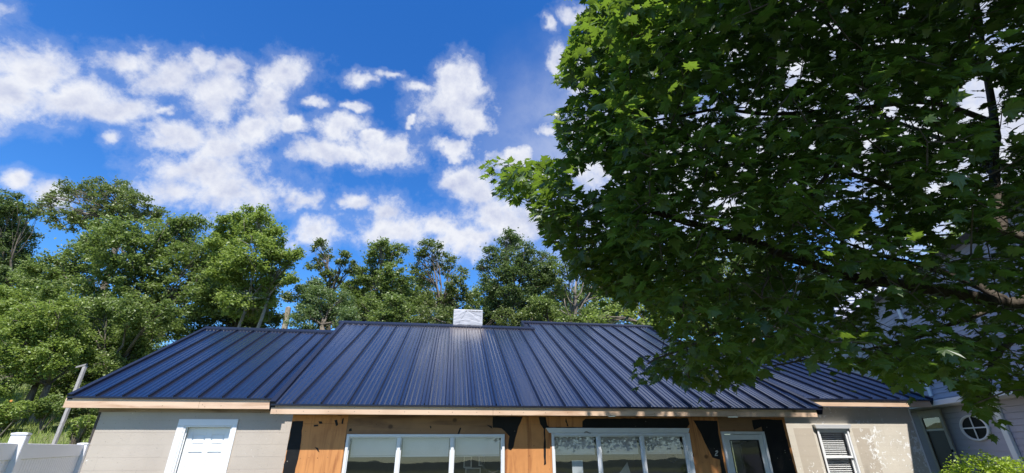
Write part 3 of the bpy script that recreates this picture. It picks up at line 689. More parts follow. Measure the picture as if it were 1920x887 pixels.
# door 1 -----------------------------------------------------------------
def panel_door(a, b, z1):
    y = tl(VW); dr = MB()
    t0 = y+.085
    dr.box((a+.004, t0+.012, .18), (b-.004, t0+.045, z1-.004)); d = dr.build('door', M['white'], house); d['label'] = 'white six panel door in the left wing'
    w = b-a-.008; st = .105; cx = (a+b)/2; m = .05
    cols = ((a+.004+st, cx-m), (cx+m, b-.004-st)); rows = ((z1-.30, z1-.13), (z1-.99, z1-.42), (z1-1.72, z1-1.16))
    fr = MB(); fr.box((a+.004, t0, .18), (cols[0][0], t0+.0118, z1-.004)); fr.box((cols[1][1], t0, .18), (b-.004, t0+.0118, z1-.004)); fr.box((cols[0][1], t0, .18), (cols[1][0], t0+.0118, z1-.004))
    zz = [z1-.004, rows[0][1], rows[0][0], rows[1][1], rows[1][0], rows[2][1], rows[2][0], .18]
    for (p, q) in cols:
        for i in range(0, 8, 2): fr.box((p, t0, zz[i+1]), (q, t0+.0118, zz[i]))
    fr.build('stile_and_rail', M['white'], d, bevel=.003)
    for (p, q) in cols:
        for (r0, r1) in rows: MB().box((p+.022, t0+.004, r0+.022), (q-.022, t0+.0115, r1-.022)).build('panel', M['white'], d, bevel=.003)
    k = MB().tube([(b-.07, t0, 1.03), (b-.07, t0-.045, 1.03)], .012, 8); k.tube([(b-.07, t0-.045, 1.03), (b-.07, t0-.07, 1.03)], [.028, .026], 10); k.build('door_knob', M['card'], d)
    c = MB(); y0 = y-.022; cw = .115
    c.box((a-cw-.035, y0, .1), (a-.035, y+.0, z1+.02)); c.box((b+.028, y0, .1), (b+.105, y+.0, z1+.02)); c.box((a-cw-.035, y0-.002, z1+.0205), (b+.105, y, z1+.135)); c.build('casing', M['white'], house, bevel=.003)
    j = MB(); j.box((a-.034, y-.012, .1), (a-.002, y+.16, z1+.018)); j.box((b+.002, y-.012, .1), (b+.027, y+.16, z1+.018)); j.box((a-.002, y-.012, z1-.002), (b+.002, y+.16, z1+.018)); j.build('jamb', M['white'], house, bevel=.002)
    j = MB(); j.box((a-.0015, y+.03, .1), (a+.014, y+.045, z1-.003)); j.build('door_stop', M['white'], house)
    MB().box((a-.15, y-.12, 0), (b+.1, y+.16, .1)).build('doorstep', M['mortar'], house)
panel_door(*d1)

# door 2: glazed storm door ------------------------------------------------
def storm_door(a, b, z1):
    y = tl(VM)-.02; d = MB(); frame_rect(d, a+.05, b-.05, .15, z1-.05, .095, y+.012, y+.045); dr = d.build('glazed_door', M['frame'], house, bevel=.003); dr['label'] = 'white framed glazed door between black membrane strips'
    MB().box((a+.145, y+.026, .25), (b-.145, y+.031, z1-.145)).build('pane', M['darkglass'], dr)
    g_ = MB(); frame_rect(g_, a+.1455, b-.1455, .2455, z1-.1455, .012, y+.008, y+.025); g_.build('glazing_bead', M['black'], dr)
    c = MB(); frame_rect(c, a, b, .1, z1, .045, y-.012, y+.09, False); c.build('door_frame', M['frame'], house, bevel=.003)
    MB().tube([(a+.09, y+.01, .95), (a+.09, y-.03, .95), (a+.09, y-.03, 1.12), (a+.09, y+.01, 1.12)], .008, 6).build('door_handle', M['black'], dr)
    MB().box((a-.1, y-.3, 0), (b+.1, y+.09, .1)).build('doorstep', M['mortar'], house)
storm_door(*dd)
lampc = onv(1386, 833, VM+1.4)
lp = empty('ceiling_lamp', bw(*lampc), PSI, 'dark dish shaped ceiling lamp seen through the glazed door', 'lamp')
MB().tube([(0, 0, .0), (0, 0, .035), (0, 0, .05)], [.15, .12, .04], 14).build('lamp_shade', M['black'], lp); MB().tube([(0, 0, .0), (0, 0, -.5)], .012, 6).build('pull_rod', M['card'], lp)

# window 3 with blinds -----------------------------------------------------
def sash_window(a, b, z1):
    y = tl(VW); f = MB(); z0 = .75
    frame_rect(f, a, b, z0, z1, .045, y-.03, y+.095); fo = f.build('window', M['white'], house, bevel=.003); fo['label'] = 'white double hung window with blinds in the peeling wall'
    MB().hexa([(a-.03, y-.065, z1+.002), (b+.02, y-.065, z1+.002), (b+.02, y+.0, z1+.002), (a-.03, y+.0, z1+.002), (a-.075, y-.085, z1+.085), (b+.06, y-.085, z1+.085), (b+.06, y+.0, z1+.085), (a-.075, y+.0, z1+.085)]).build('head_casing', M['white'], fo)
    zm = z1-.60
    s1 = MB(); frame_rect(s1, a+.047, b-.047, zm, z1-.047, .038, y+.0, y+.025); s1.build('upper_sash', M['white'], fo, bevel=.002)
    s2 = MB(); frame_rect(s2, a+.047, b-.047, z0+.046, zm+.045, .042, y+.028, y+.055); s2.build('lower_sash', M['white'], fo, bevel=.002)
    MB().box((a+.085, y+.010, zm+.038), (b-.085, y+.014, z1-.085)).build('pane', M['glass'], fo)
    MB().box((a+.089, y+.040, z0+.088), (b-.089, y+.044, zm+.003)).build('pane', M['glass'], fo)
    n = 0; z = z1-.07
    me = None
    while z > z0+.1:
        if me is None:
            s = MB(); w = (b-a)/2-.065
            s.hexa([(-w, -.013, -.016), (w-.05, -.013, -.016), (w-.05, .012, .013), (-w, .012, .013), (-w, -.0145, -.0145), (w-.05, -.0145, -.0145), (w-.05, .0105, .0145), (-w, .0105, .0145)])
            me = bpy.data.meshes.new('blind_slat'); me.from_pydata(s.v, [], s.f); me.materials.append(M['slat'])
        o = bpy.data.objects.new('blind_slat', me); COL.objects.link(o); o.parent = fo; o.location = ((a+b)/2+.0, y+.082, z); o.rotation_euler = (0, random.uniform(-.01, .01), 0)
        z -= .043; n += 1
    for q in (.3, .7): MB().tube([(a+(b-a)*q, y+.064, z0+.1), (a+(b-a)*q, y+.064, z1-.06)], .0025, 4).build('blind_cord', M['slat'], fo)
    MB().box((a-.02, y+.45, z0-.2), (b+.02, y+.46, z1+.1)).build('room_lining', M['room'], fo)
    MB().box((a-.05, y-.05, z0-.03), (b+.05, y+.1, z0-.002)).build('sill', M['white'], fo)
    MB().box((a-.012, y-.012, z0), (a-.002, y+.0, z1)).build('casing_shade_strip', M['dark'], fo)  # dark strip painted for the shaded side of the casing
sash_window(*w3)

# chimney -------------------------------------------------------------------
ca, cb = .27, 1.13; cz0, cz1 = He+S*R-.25, EYE+3.735
ch = MB().box((ca, tl(D+R)-.02, cz0), (cb, tl(D+R)+.55, cz1)).build('chimney', M['wrap'], main, bevel=.012); ch['label'] = 'squat chimney wrapped in white sheeting'
def crease_shade(pts, r=.006):
    P = []
    for (q, w) in pts: P.append((ca+(cb-ca)*q, tl(D+R)-.022, He+S*R+.03+(cz1-He-S*R-.03)*w))
    MB().tube(P, r, 5).build('crease_shade', M['wrapline'], main)  # grey tubes put the shade of the folds into the colour
# wrinkled sheet over the front face, with the printed grid as thin raised lines
def chim_sheet():
    V = []; nx, nz = 40, 26; z0 = He+S*R+.02
    for j in range(nz+1):
        for i in range(nx+1):
            q, w = i/nx, j/nz
            h = .010*abs(mn.noise((q*3+w*2.5, w*4-q*3, 1)))+.02*max(0, 1-abs(w-(.95-abs(q-.42)*1.3))*14)*.3+.006*max(0, 1-abs(w-(.25+.12*math.sin(q*4)))*16)
            V.append((ca-.004+(cb-ca+.008)*q, tl(D+R)-.024-h, z0+(cz1-z0+.004)*w))
    F_ = [(j*(nx+1)+i, j*(nx+1)+i+1, (j+1)*(nx+1)+i+1, (j+1)*(nx+1)+i) for j in range(nz) for i in range(nx)]
    # solid back
    o = bulk('wrap_sheet', np.array(V), np.array(F_), M['wrap'], main)
    md = o.modifiers.new('s', 'SOLIDIFY'); md.thickness = .002; md.offset = -1
chim_sheet()
for pts in ([(.02, .45), (.2, .62), (.42, .97), (.6, .83), (.98, .58)], [(.05, .12), (.3, .3), (.55, .40), (.8, .36), (.97, .28)], [(.2, .1), (.24, .35), (.36, .66), (.42, .93)], [(.1, .03), (.35, .07), (.6, .05)]): crease_shade(pts, .0075)
for i in range(24):
    a = ca+.30+(i*.022); MB().box((a, tl(D+R)-.030, cz1-.055), (a+.010, tl(D+R)-.024, cz1-.02)).build('wrap_print', M['black'] if i % 5 else M['wrapline'], main)
for j in range(9):
    z = He+S*R+.06+j*.048; MB().box((ca+.03, tl(D+R)-.027, z), (cb-.03, tl(D+R)-.0235, z+.003)).build('wrap_print', M['wrapline'], main)

# ------------------------------------------------------------------ vinyl fence on the left
def fence():
    P1 = at(156, 835, 7.9); P0 = at(38, 820, 5.35); zt_ = 1.86
    a = Vector((P0.x, P0.y, 0)); b = Vector((P1.x, P1.y, 0)); d = b-a; Ld = d.length; rz = math.atan2(d.y, d.x)
    f = empty('vinyl_fence', a, rz, 'white vinyl privacy fence running back to the left wing corner', 'fence')
    def post(x, h=1.88):
        p = MB().box((x-.065, -.065, 0), (x+.065, .065, h)).build('post', M['vinyl'], f, bevel=.006)
        MB().box((x-.070, -.070, h+.002), (x+.070, .070, h+.022)).build('post_cap', M['vinyl'], p, bevel=.004)
        m = MB(); m.hexa([(x-.07, -.07, h+.0225), (x+.07, -.07, h+.0225), (x+.07, .07, h+.0225), (x-.07, .07, h+.0225), (x-.03, -.03, h+.030), (x+.03, -.03, h+.030), (x+.03, .03, h+.030), (x-.03, .03, h+.030)]); m.build('cap_top', M['vinyl'], p)
    def panel(x0, x1, zt):
        MB().box((x0, -.022, zt-.16), (x1, .022, zt)).build('top_rail', M['vinyl'], f, bevel=.004)
        MB().box((x0, -.022, .08), (x1, .022, .22)).build('bottom_rail', M['vinyl'], f, bevel=.004)
        n = int((x1-x0)/.095); w = (x1-x0)/n; me = None
        for k in range(n):
            if me is None:
                s = MB().box((.003, -.012, .222), (w-.003, .012, zt-.162)); s.box((0, -.007, .222), (.0028, .007, zt-.162)); me = bpy.data.meshes.new('picket'); me.from_pydata(s.v, [], s.f); me.materials.append(M['vinyl'])
            o = bpy.data.objects.new('picket', me); COL.objects.link(o); o.parent = f; o.location = (x0+k*w, 0, 0)
    post(0); post(Ld, 1.80); panel(.066, Ld-.066, 1.80); post(-2.4); panel(-2.334, -.066, 1.80)
fence()
# leaning silvered post behind the fence
def grey_post():
    a = at(100, 836, 11.4); b = at(160, 686, 11.9); base = Vector((a.x, a.y, 0)); gz = height(a.x, a.y)
    o = empty('weathered_post', (a.x, a.y, gz), 0, 'silvered wooden post leaning behind the left end of the roof', 'post')
    d = (b-a).normalized(); p0 = a-Vector((a.x, a.y, gz)); p1 = b-Vector((a.x, a.y, gz)); p0 = p0-d*(p0.z/d.z+.2)
    s = .036
    MB().hexa([p0+Vector((-s, -s, 0)), p0+Vector((s, -s, 0)), p0+Vector((s, s, 0)), p0+Vector((-s, s, 0)), p1+Vector((-s, -s, 0)), p1+Vector((s, -s, 0)), p1+Vector((s, s, 0)), p1+Vector((-s, s, 0))]).build('upright', M['greywood'], o, bevel=.006)
    MB().hexa([p1+Vector((-.19, -.05, -.06)), p1+Vector((.04, -.05, .0)), p1+Vector((.04, .0, .0)), p1+Vector((-.19, 0, -.06)), p1+Vector((-.19, -.05, -.02)), p1+Vector((.05, -.05, .05)), p1+Vector((.05, 0, .05)), p1+Vector((-.19, 0, -.02))]).build('crosspiece', M['greywood'], o)
grey_post()
def pole():
    t = at(541, 577, 21); b = at(533, 625, 21); x, y = b.x, b.y; gz = height(x, y)
    o = empty('utility_pole', (x, y, gz), 0, 'pale wooden utility pole behind the left wing ridge', 'pole')
    MB().tube([(0, 0, -.3), (t.x-x, 0, t.z-gz)], [.16, .125], 10).build('shaft', M['bark_pale'], o); MB().tube([(t.x-x, 0, t.z-gz), (t.x-x, 0, t.z-gz+.06)], [.125, .02], 10).build('pole_top', M['greywood'], o)
    MB().tube([(t.x-x-.13, -.05, t.z-gz-.35), (t.x-x-.2, -.06, t.z-gz-.35)], .03, 6).build('insulator', M['card'], o)
pole()

# ------------------------------------------------------------------ grey neighbouring house on the right
def neighbour():
    dvec = Vector((.292, .956, 0)).normalized(); P0 = Vector((10.9, 13, 0)); nv = Vector((-dvec.y, dvec.x, 0)); rz = math.atan2(dvec.y, dvec.x)
    h = empty('grey_house', P0, rz, 'grey clapboard house with oval window beyond the right wing', 'house')
    def loc(x, y):                       # (t, z) on the wall plane seen at pixel
        d = ray(x, y); k = (P0-CP).dot(nv)/d.dot(nv); W = CP+d*k; return (W-P0).dot(dvec), W.z
    t0, t1, zt_ = -7.5, 7.0, 5.6
    # local frame: x along dvec, y = nv (outward toward the viewer's left)
    MB().box((t0, -6, 0), (t1, -.03, zt_)).build('wall', M['siding'], h)
    m = MB(); z = .02; e = .115
    while z < zt_-.02:
        m.hexa([(t0, -.028, z), (t1, -.028, z), (t1, .014, z), (t0, .014, z), (t0, -.028, z+e-.004), (t1, -.028, z+e-.004), (t1, .002, z+e-.004), (t0, .002, z+e-.004)]); z += e
    o = m.build('clapboards', M['siding'], h, kind='stuff')
    # door with transom
    a = loc(1765, 768)[0]; b = loc(1722, 770)[0]; zt = loc(1745, 769)[1]
    c = MB(); cw = .13; c.box((a, .0142, .1), (a+cw, .05, zt)); c.box((b-cw, .0142, .1), (b, .05, zt)); c.box((a+cw, .0142, zt-.17), (b-cw, .05, zt)); dr = c.build('door_casing', M['cream'], h, bevel=.004)
    d = MB().box((a+cw, .0142, .1), (b-cw, .026, zt-.171)).build('screen_door', M['black'], h)
    frame = MB(); zb = zt-.17-.27; frame.box((a+cw+.001, .0262, zb-.045), (b-cw-.001, .044, zb)); frame.build('transom_bar', M['white'], d)
    MB().box((a+cw+.02, .0265, zb+.01), (b-cw-.02, .032, zt-.18)).build('transom_pane', M['darkglass'], d)
    MB().tube([(a+cw-.05, .05, 1.62), (a+cw-.05, .09, 1.62)], .03, 8).build('handle', M['black'], d)
    # oval window
    cl = loc(1805, 803)[0]; cr = loc(1859, 803)[0]; ct = loc(1820, 778)[1]; cbm = loc(1843, 827)[1]; cx, rx = (cl+cr)/2, abs(cl-cr)/2; cz, rz_ = (ct+cbm)/2, abs(ct-cbm)/2
    n = 40; m = MB(); prof = [(1.0, .0142), (1.0, .05), (.97, .058), (.86, .05), (.84, .03)]
    for i in range(n):
        w = 2*math.pi*i/n
        for (q, yy) in prof: m.v.append((cx+math.cos(w)*rx*q, yy, cz+math.sin(w)*rz_*q))
    k_ = len(prof)
    for i in range(n):
        j = (i+1) % n
        for k in range(k_-1): m.f.append((i*k_+k, j*k_+k, j*k_+k+1, i*k_+k+1))
    ov = m.build('oval_window', M['white'], h, smooth=True); ov['label'] = 'oval white framed window with a cross of muntins'
    g_ = MB(); g_.v = [(cx+math.cos(2*math.pi*i/n)*rx*.845, .032, cz+math.sin(2*math.pi*i/n)*rz_*.845) for i in range(n)]; g_.f = [tuple(range(n))]; g_.build('backing', M['black'], ov)
    g_ = MB(); g_.v = [(cx+math.cos(2*math.pi*i/n)*rx*.845, .037, cz+math.sin(2*math.pi*i/n)*rz_*.845) for i in range(n)]; g_.f = [tuple(range(n))]; g_.build('pane', M['darkglass'], ov)
    MB().box((cx-rx*.845, .038, cz-.013), (cx+rx*.845, .050, cz+.013)).build('muntin', M['white'], ov); MB().box((cx-.016, .0385, cz-rz_*.845), (cx+.016, .0505, cz+rz_*.845)).build('muntin', M['white'], ov)
    # white corner boards
    for (xx, yy, w) in ((1872, 765, .17),):
        t = loc(xx, yy)[0]; MB().box((t-w/2, .0143, 0), (t+w/2, .07, 2.60)).build('corner_board', M['white'], h, bevel=.004)
    t = loc(1744, 728)[0]; MB().box((t-.07, .0143, 2.86), (t+.07, .05, 5.5)).build('corner_board', M['white'], h, bevel=.004)
    # eave band over the lower storey
    za = loc(1745, 768)[1]
    m = MB(); m.hexa([(t0, .0145, za+.01), (1.2, .0145, za+.01), (1.2, .42, za+.02), (t0, .42, za+.02), (t0, .0145, za+.16), (1.2, .0145, za+.16), (1.2, .42, za+.13), (t0, .42, za+.13)]); m.build('porch_eave', M['white'], h, bevel=.004)
    # pale upper gable facing the street, behind
    yb = 17.5; q0 = at(1600, 690, yb); q1 = at(1715, 690, yb); zt2 = at(1660, 512, yb).z
    inv = Matrix.Rotation(-rz, 4, 'Z') @ Matrix.Translation(-P0)
    def W(x, y, z): return inv @ Vector((x, y, z))
    x0, x1 = q0.x, q1.x+2.5
    m = MB(); m.hexa([W(x0, yb+.05, 0), W(x1, yb+.05, 0), W(x1, yb+4, 0), W(x0, yb+4, 0), W(x0, yb+.05, zt2), W(x1, yb+.05, zt2), W(x1, yb+4, zt2), W(x0, yb+4, zt2)]); m.build('upper_wall', M['siding_lt'], h)
    m = MB(); z = 3.; e = .14
    while z < zt2-.02:
        m.hexa([W(x0, yb+.002, z), W(x1, yb+.002, z), W(x1, yb+.049, z), W(x0, yb+.049, z), W(x0, yb+.028, z+e-.006), W(x1, yb+.028, z+e-.006), W(x1, yb+.049, z+e-.006), W(x0, yb+.049, z+e-.006)]); z += e
    m.build('upper_clapboards', M['siding_lt'], h, kind='stuff')
    xc = at(1674, 610, yb).x
    m = MB(); m.hexa([W(xc-.1, yb-.02, 2.8), W(xc+.1, yb-.02, 2.8), W(xc+.1, yb+.0015, 2.8), W(xc-.1, yb+.0015, 2.8), W(xc-.1, yb-.02, zt2), W(xc+.1, yb-.02, zt2), W(xc+.1, yb+.0015, zt2), W(xc-.1, yb+.0015, zt2)]); m.build('corner_board', M['white'], h)
    # roof of the upper part
    m = MB(); m.hexa([W(x0-.3, yb-.35, zt2), W(x1+.3, yb-.35, zt2), W(x1+.3, yb+4.3, zt2+1.2), W(x0-.3, yb+4.3, zt2+1.2), W(x0-.3, yb-.35, zt2+.16), W(x1+.3, yb-.35, zt2+.16), W(x1+.3, yb+4.3, zt2+1.36), W(x0-.3, yb+4.3, zt2+1.36)]); m.build('roof', M['white'], h)
    m = MB(); m.hexa([(t0-.2, -6.2, zt_), (t1+.2, -6.2, zt_), (t1+.2, .3, zt_), (t0-.2, .3, zt_), (t0-.2, -4, zt_+1.6), (t1+.2, -4, zt_+1.6), (t1+.2, -3, zt_+1.6), (t0-.2, -3, zt_+1.6)]); m.build('roof', M['shingle'], h)
neighbour()

# ------------------------------------------------------------------ vegetation
def leaf_quads(C, size, up=.5, aspect=1.5):
    """folded diamond leaf of two triangles at each centre"""
    n = len(C); d = rng.normal(size=(n, 3)); nn = rng.normal(size=(n, 3)); nn[:, 2] = np.abs(nn[:, 2])+up
    nn /= np.linalg.norm(nn, axis=1)[:, None]; a = np.cross(d, nn); a /= np.linalg.norm(a, axis=1)[:, None]; b = np.cross(nn, a)
    s = size*rng.uniform(.6, 1.3, (n, 1)); w = s/aspect
    p0 = C-a*s*.5; p2 = C+a*s*.5; p1 = C-b*w*.5+nn*s*.12-a*s*.06; p3 = C+b*w*.5+nn*s*.12-a*s*.06
    V = np.stack([p0, p1, p2, p3], 1).reshape(-1, 3); i = np.arange(n)*4
    Fc = np.concatenate([np.stack([i, i+1, i+2], 1), np.stack([i, i+2, i+3], 1)]); return V, Fc
def curve(a, b, n=5, wob=.08):
    a, b = Vector(a), Vector(b); L_ = (b-a).length; pts = []
    o = Vector((random.uniform(-1, 1), random.uniform(-1, 1), random.uniform(-.4, 1)))*L_*wob
    for i in range(n+1):
        f = i/n; p = a.lerp(b, f)+o*math.sin(math.pi*f)
        if 0 < i < n: p += Vector((random.uniform(-1, 1), random.uniform(-1, 1), random.uniform(-1, 1)))*L_*wob*.25
        pts.append(p)
    return pts
def bg_tree(label, Y, lobes, mat, trunks, dens=1.0, leaf=.15, bark='bark', cat='tree', name='leafy_tree', group='trees behind the cottage', rad=.16, clump=.42, spread=1.0, base=None, twigs=True, split=.38):
    """lobes: (px, py, r px) crown masses; trunks: (px, py) of the visible trunk foot"""
    ctr = [(at(x, y, Y+random.uniform(-1, 1)*spread), r*(Y/ (ray(x, y).y/FPX))/FPX) for x, y, r in lobes]
    tx, ty = trunks[0]; tb = at(tx, ty, Y); gz = height(tb.x, tb.y); org = Vector((tb.x, tb.y, gz))
    t = empty(name, org, 0, label, cat, group)
    C = []
    for c, r in ctr:
        ncl = max(6, int(26*(r/clump)**2*.42*dens)); 
        for k in range(ncl):
            q = rng.normal(size=3); q /= np.linalg.norm(q); q *= r*rng.uniform(.25, 1.03)**.6
            q[1] *= .9; cc = np.array(c)+q; nl = int(rng.integers(50, 92)*dens**.3); cs = clump*rng.uniform(.5, 1.2)
            pts = rng.normal(size=(nl, 3))*cs*np.array([.40, .40, .26]); C.append(cc+pts)
    C = np.concatenate(C)-np.array(org)
    V, Fc = leaf_quads(C, leaf*.84, .55); bulk('crown', V, Fc, M[mat], t)
    m = MB()
    for (fx, fy) in trunks:
        fb = at(fx, fy, Y); foot = Vector((fb.x, fb.y, 0)); foot.z = height(fb.x, fb.y)-.2
        near = sorted(ctr, key=lambda q: abs(q[0].x-fb.x)+.2*abs(q[0].z-fb.z))
        zmean = sum(c.z for c, r in ctr)/len(ctr); zmin = min(c.z-r for c, r in ctr)
        fork = Vector((fb.x*.5+.5*sum(c.x for c, r in ctr)/len(ctr) if len(trunks) == 1 else fb.x, foot.y, max(foot.z+1.2, zmin+(zmean-zmin)*split)))
        pp = curve(foot-org, fork-org, 6, .03); rr_ = rad*random.uniform(.85, 1.1)
        m.tube(pp, [rr_*(1.25-.55*i/6) for i in range(7)], 8)
        for c, r in (near if len(trunks) == 1 else near[:max(3, len(near)//len(trunks)+1)]):
            top = Vector(c)+Vector((0, 0, r*.35)); q = curve(fork-org, top-org, 7, .08); m.tube(q, [max(.008, rr_*.42*(1-i/7.2)) for i in range(8)], 6)
            if twigs:
                for _ in range(9):
                    i = random.randint(2, 6); e = Vector(c)+Vector(rng.normal(size=3)).normalized()*r*.95-org
                    m.tube(curve(q[i], e, 4, .1), [.028, .02, .014, .009, .005], 4)
    tr = m.build('trunk', M[bark], t, smooth=True); return t

bg_tree('dark far tree cut by the left edge of the photo', 25, [(5,425,45),(-35,490,70),(40,450,30),(15,540,45),(50,392,18),(10,385,25),(-60,420,60),(30,500,35)], 'lf_dark', [(-20, 700)], .8, .16)
bg_tree('tallest airy tree on the left with open twiggy top', 22, [(212,372,34),(150,362,24),(98,372,18),(250,382,26),(125,352,14),(180,350,18),(222,350,16),(160,405,32),(282,405,20),(75,392,14),(120,410,26),(225,420,38),(300,398,10)], 'lf_olive', [(170, 700)], .52, .15, clump=.36, split=.55)
bg_tree('broad dense tree filling the left background behind the roof corner', 19, [(235,470,62),(320,450,45),(150,500,52),(345,515,55),(250,565,62),(130,565,52),(385,560,42),(190,440,34),(180,610,55),(240,640,50),(120,620,50),(90,520,45),(70,580,45),(300,595,45),(395,470,34),(362,425,22),(405,515,34),(330,425,18)], 'lf_mid', [(265, 720)], 1.0, .15)
bg_tree('bright green tree on twin pale trunks above the left wing ridge', 17.5, [(438,432,32),(482,425,30),(513,448,25),(420,465,28),(475,480,42),(540,485,20),(425,505,30),(548,520,14),(508,520,20),(468,398,10),(492,402,11),(450,515,20),(560,475,12),(420,408,12),(440,568,24),(496,562,22),(470,545,24),(425,560,22),(522,522,16),(468,590,14),(500,596,14),(440,412,12)], 'lf_bright', [(446, 640), (484, 640)], .95, .14, 'bark_pale', rad=.075, clump=.34)
bg_tree('thin tree with gappy crown just right of the utility pole', 20, [(600,462,15),(642,482,15),(590,500,14),(622,520,18),(605,548,16),(660,500,13),(590,530,12),(615,480,10),(540,560,12),(565,545,10)], 'lf_olive', [(622, 660)], .55, .14, clump=.3)
bg_tree('soft pale green tree low behind the left wing ridge', 18, [(588,565,32),(635,575,34),(568,597,24),(612,600,28),(650,600,24),(590,540,20)], 'lf_pale', [(600, 680)], 1.0, .10, clump=.30)
bg_tree('round topped tree left of the chimney', 21, [(712,478,28),(742,472,18),(690,515,30),(740,525,36),(720,575,40),(670,570,28),(714,456,10),(765,560,26),(660,540,18)], 'lf_mid', [(715, 680)], .72, .14, clump=.34)
bg_tree('tree with sky gaps directly behind the chimney', 22.5, [(812,472,20),(838,495,22),(795,515,28),(852,535,22),(820,575,34),(872,560,20),(800,460,12),(870,512,12),(780,575,28),(838,560,26),(785,480,14),(880,590,20)], 'lf_olive', [(818, 680)], .5, .14, clump=.32)
bg_tree('tall dark tree right of the chimney', 20, [(955,455,24),(930,485,26),(980,478,26),(918,535,22),(960,530,42),(1005,520,32),(930,588,32),(1000,578,34),(1022,490,24),(905,500,12),(958,440,12)], 'lf_dark', [(960, 680)], .85, .13, clump=.36)
bg_tree('shaded tree around the bare dead trunk', 20.5, [(1060,495,28),(1040,545,28),(1115,535,28),(1155,525,34),(1125,585,30),(1040,592,24),(1095,480,22),(1160,580,28)], 'lf_mid', [(1045, 680)], .6, .14, clump=.36)
bg_tree('bright leafy low tree behind the right half of the ridge', 17, [(1150,582,28),(1200,590,30),(1250,575,38),(1300,600,40),(1190,560,22),(1118,600,18),(1235,612,28),(1280,560,30),(1340,590,35),(1240,535,24)], 'lf_bright', [(1210, 680)], .9, .14)
bg_tree('tree glimpsed through the lower left of the big maple', 21, [(1330,520,50),(1400,505,50),(1300,470,40),(1370,570,50),(1450,565,45),(1250,490,35),(1340,645,48),(1420,640,50),(1500,620,50),(1480,560,45),(1560,650,50),(1440,510,30),(1520,600,40)], 'lf_mid', [(1370, 690)], .8, .15)
bg_tree('sunny tree glimpsed past the thick limb at the right edge', 21, [(1840,450,48),(1780,480,36),(1900,475,50),(1870,540,45),(1820,420,26),(1950,520,50),(1740,510,26)], 'lf_bright', [(1850, 690)], .8, .15)
bg_tree('low yellow green tree on stout forked trunks at the left edge', 15.4, [(35,650,48),(98,668,38),(15,712,30),(130,632,34),(60,600,38),(0,595,34),(110,590,34),(15,560,28),(70,702,22),(150,672,22),(-40,670,40)], 'lf_bright', [(38, 790), (62, 790)], .95, .10, 'bark', rad=.115, clump=.28, split=.25)
bg_tree('bushy tree between the left edge tree and the roof corner', 16.6, [(222,650,36),(182,625,32),(268,620,32),(310,592,26),(205,690,26),(160,735,18),(245,585,30),(190,580,30),(190,735,20)], 'lf_mid', [(175, 800)], .9, .11, clump=.3)

bg_tree('dark leafy tree filling in behind the twin pale trunks', 20.5, [(405,575,40),(452,560,30),(490,592,28),(370,600,36),(430,535,32),(440,600,30),(500,560,22),(470,600,26),(515,600,16)], 'lf_dark', [(430, 680)], 1.0, .14)
bg_tree('low round tree peeping over the ridge left of the chimney', 19, [(668,600,26),(715,603,30),(762,598,26),(690,572,22),(742,575,24)], 'lf_mid', [(715, 690)], .9, .12, clump=.3)
bg_tree('low leafy tree hugging the ridge on both sides of the chimney', 19.5, [(800,600,24),(835,598,22),(875,602,22),(915,598,26),(955,603,28)], 'lf_olive', [(870, 690)], .85, .12, clump=.3)
bg_tree('low shaded tree behind the step of the two ridges', 18.8, [(990,602,28),(1030,598,30),(1068,612,22),(1105,606,24),(1010,575,24)], 'lf_mid', [(1030, 690)], .9, .12, clump=.3)
bg_tree('tree far back closing the gap low at the left edge', 24, [(10,600,55),(70,560,40),(110,620,50),(30,660,45),(150,600,40),(60,520,26)], 'lf_mid', [(60, 740)], 1.0, .15)
bg_tree('low tree on the bank beside the left eave corner', 17.8, [(130,690,34),(180,690,34),(230,700,30),(275,660,34),(330,625,26),(100,730,24),(150,740,22),(215,660,34),(60,745,20)], 'lf_mid', [(190, 790)], 1.0, .11, clump=.32)
bg_tree('woodland tree far back between the utility pole and the chimney', 26, [(655,560,36),(700,545,34),(745,560,38),(790,550,34),(600,590,26),(840,580,30)], 'lf_mid', [(720, 690)], .8, .15)
bg_tree('woodland tree far back right of the chimney', 26, [(905,560,34),(950,570,40),(1000,560,40),(1050,565,38),(1100,560,36),(1010,520,26)], 'lf_mid', [(990, 690)], .8, .15)
# bare snag
def snag():
    f = at(1078, 640, 18.3); gz = height(f.x, f.y); o = empty('dead_tree', (f.x, f.y, gz), 0, 'bare grey dead trunk with stubby branches behind the ridge', 'tree', None)
    org = Vector((f.x, f.y, gz)); m = MB()
    def A(x, y, dy=0): return at(x, y, 18.3+dy)-org
    m.tube([Vector((0, 0, -.3)), A(1077, 610), A(1080, 575), A(1078, 550), A(1080, 528)], [.11, .085, .075, .06, .03], 8)
    m.tube([A(1083, 608), A(1088, 580), A(1094, 568), A(1105, 552), A(1112, 530)], [.05, .045, .035, .025, .012], 6)
    for pts in ([(1078,598),(1066,590),(1060,575),(1058,560)], [(1080,575),(1068,565),(1060,548),(1064,535)], [(1094,568),(1108,560),(1122,556)], [(1080,560),(1090,548),(1094,530)], [(1105,552),(1118,545),(1124,538)], [(1078,550),(1070,540),(1074,525)], [(1088,590),(1096,592),(1102,585)], [(1062,590),(1052,582)]):
        m.tube([A(x, y, random.uniform(-.3, .3)) for x, y in pts], [.028*(1-i/len(pts))+.009 for i in range(len(pts))], 5)
    m.build('trunk', M['bark'], o, smooth=True)
snag()
bk = at(20, 752, 13.8)
tag(MB().box((bk.x-.035, bk.y, bk.z-.03), (bk.x+.035, bk.y+.03, bk.z+.03)).build('orange_marker', M['orange'], bevel=.01, origin=(bk.x, bk.y, bk.z)), 'small orange marker tacked on the stout trunk at the left edge', 'marker')

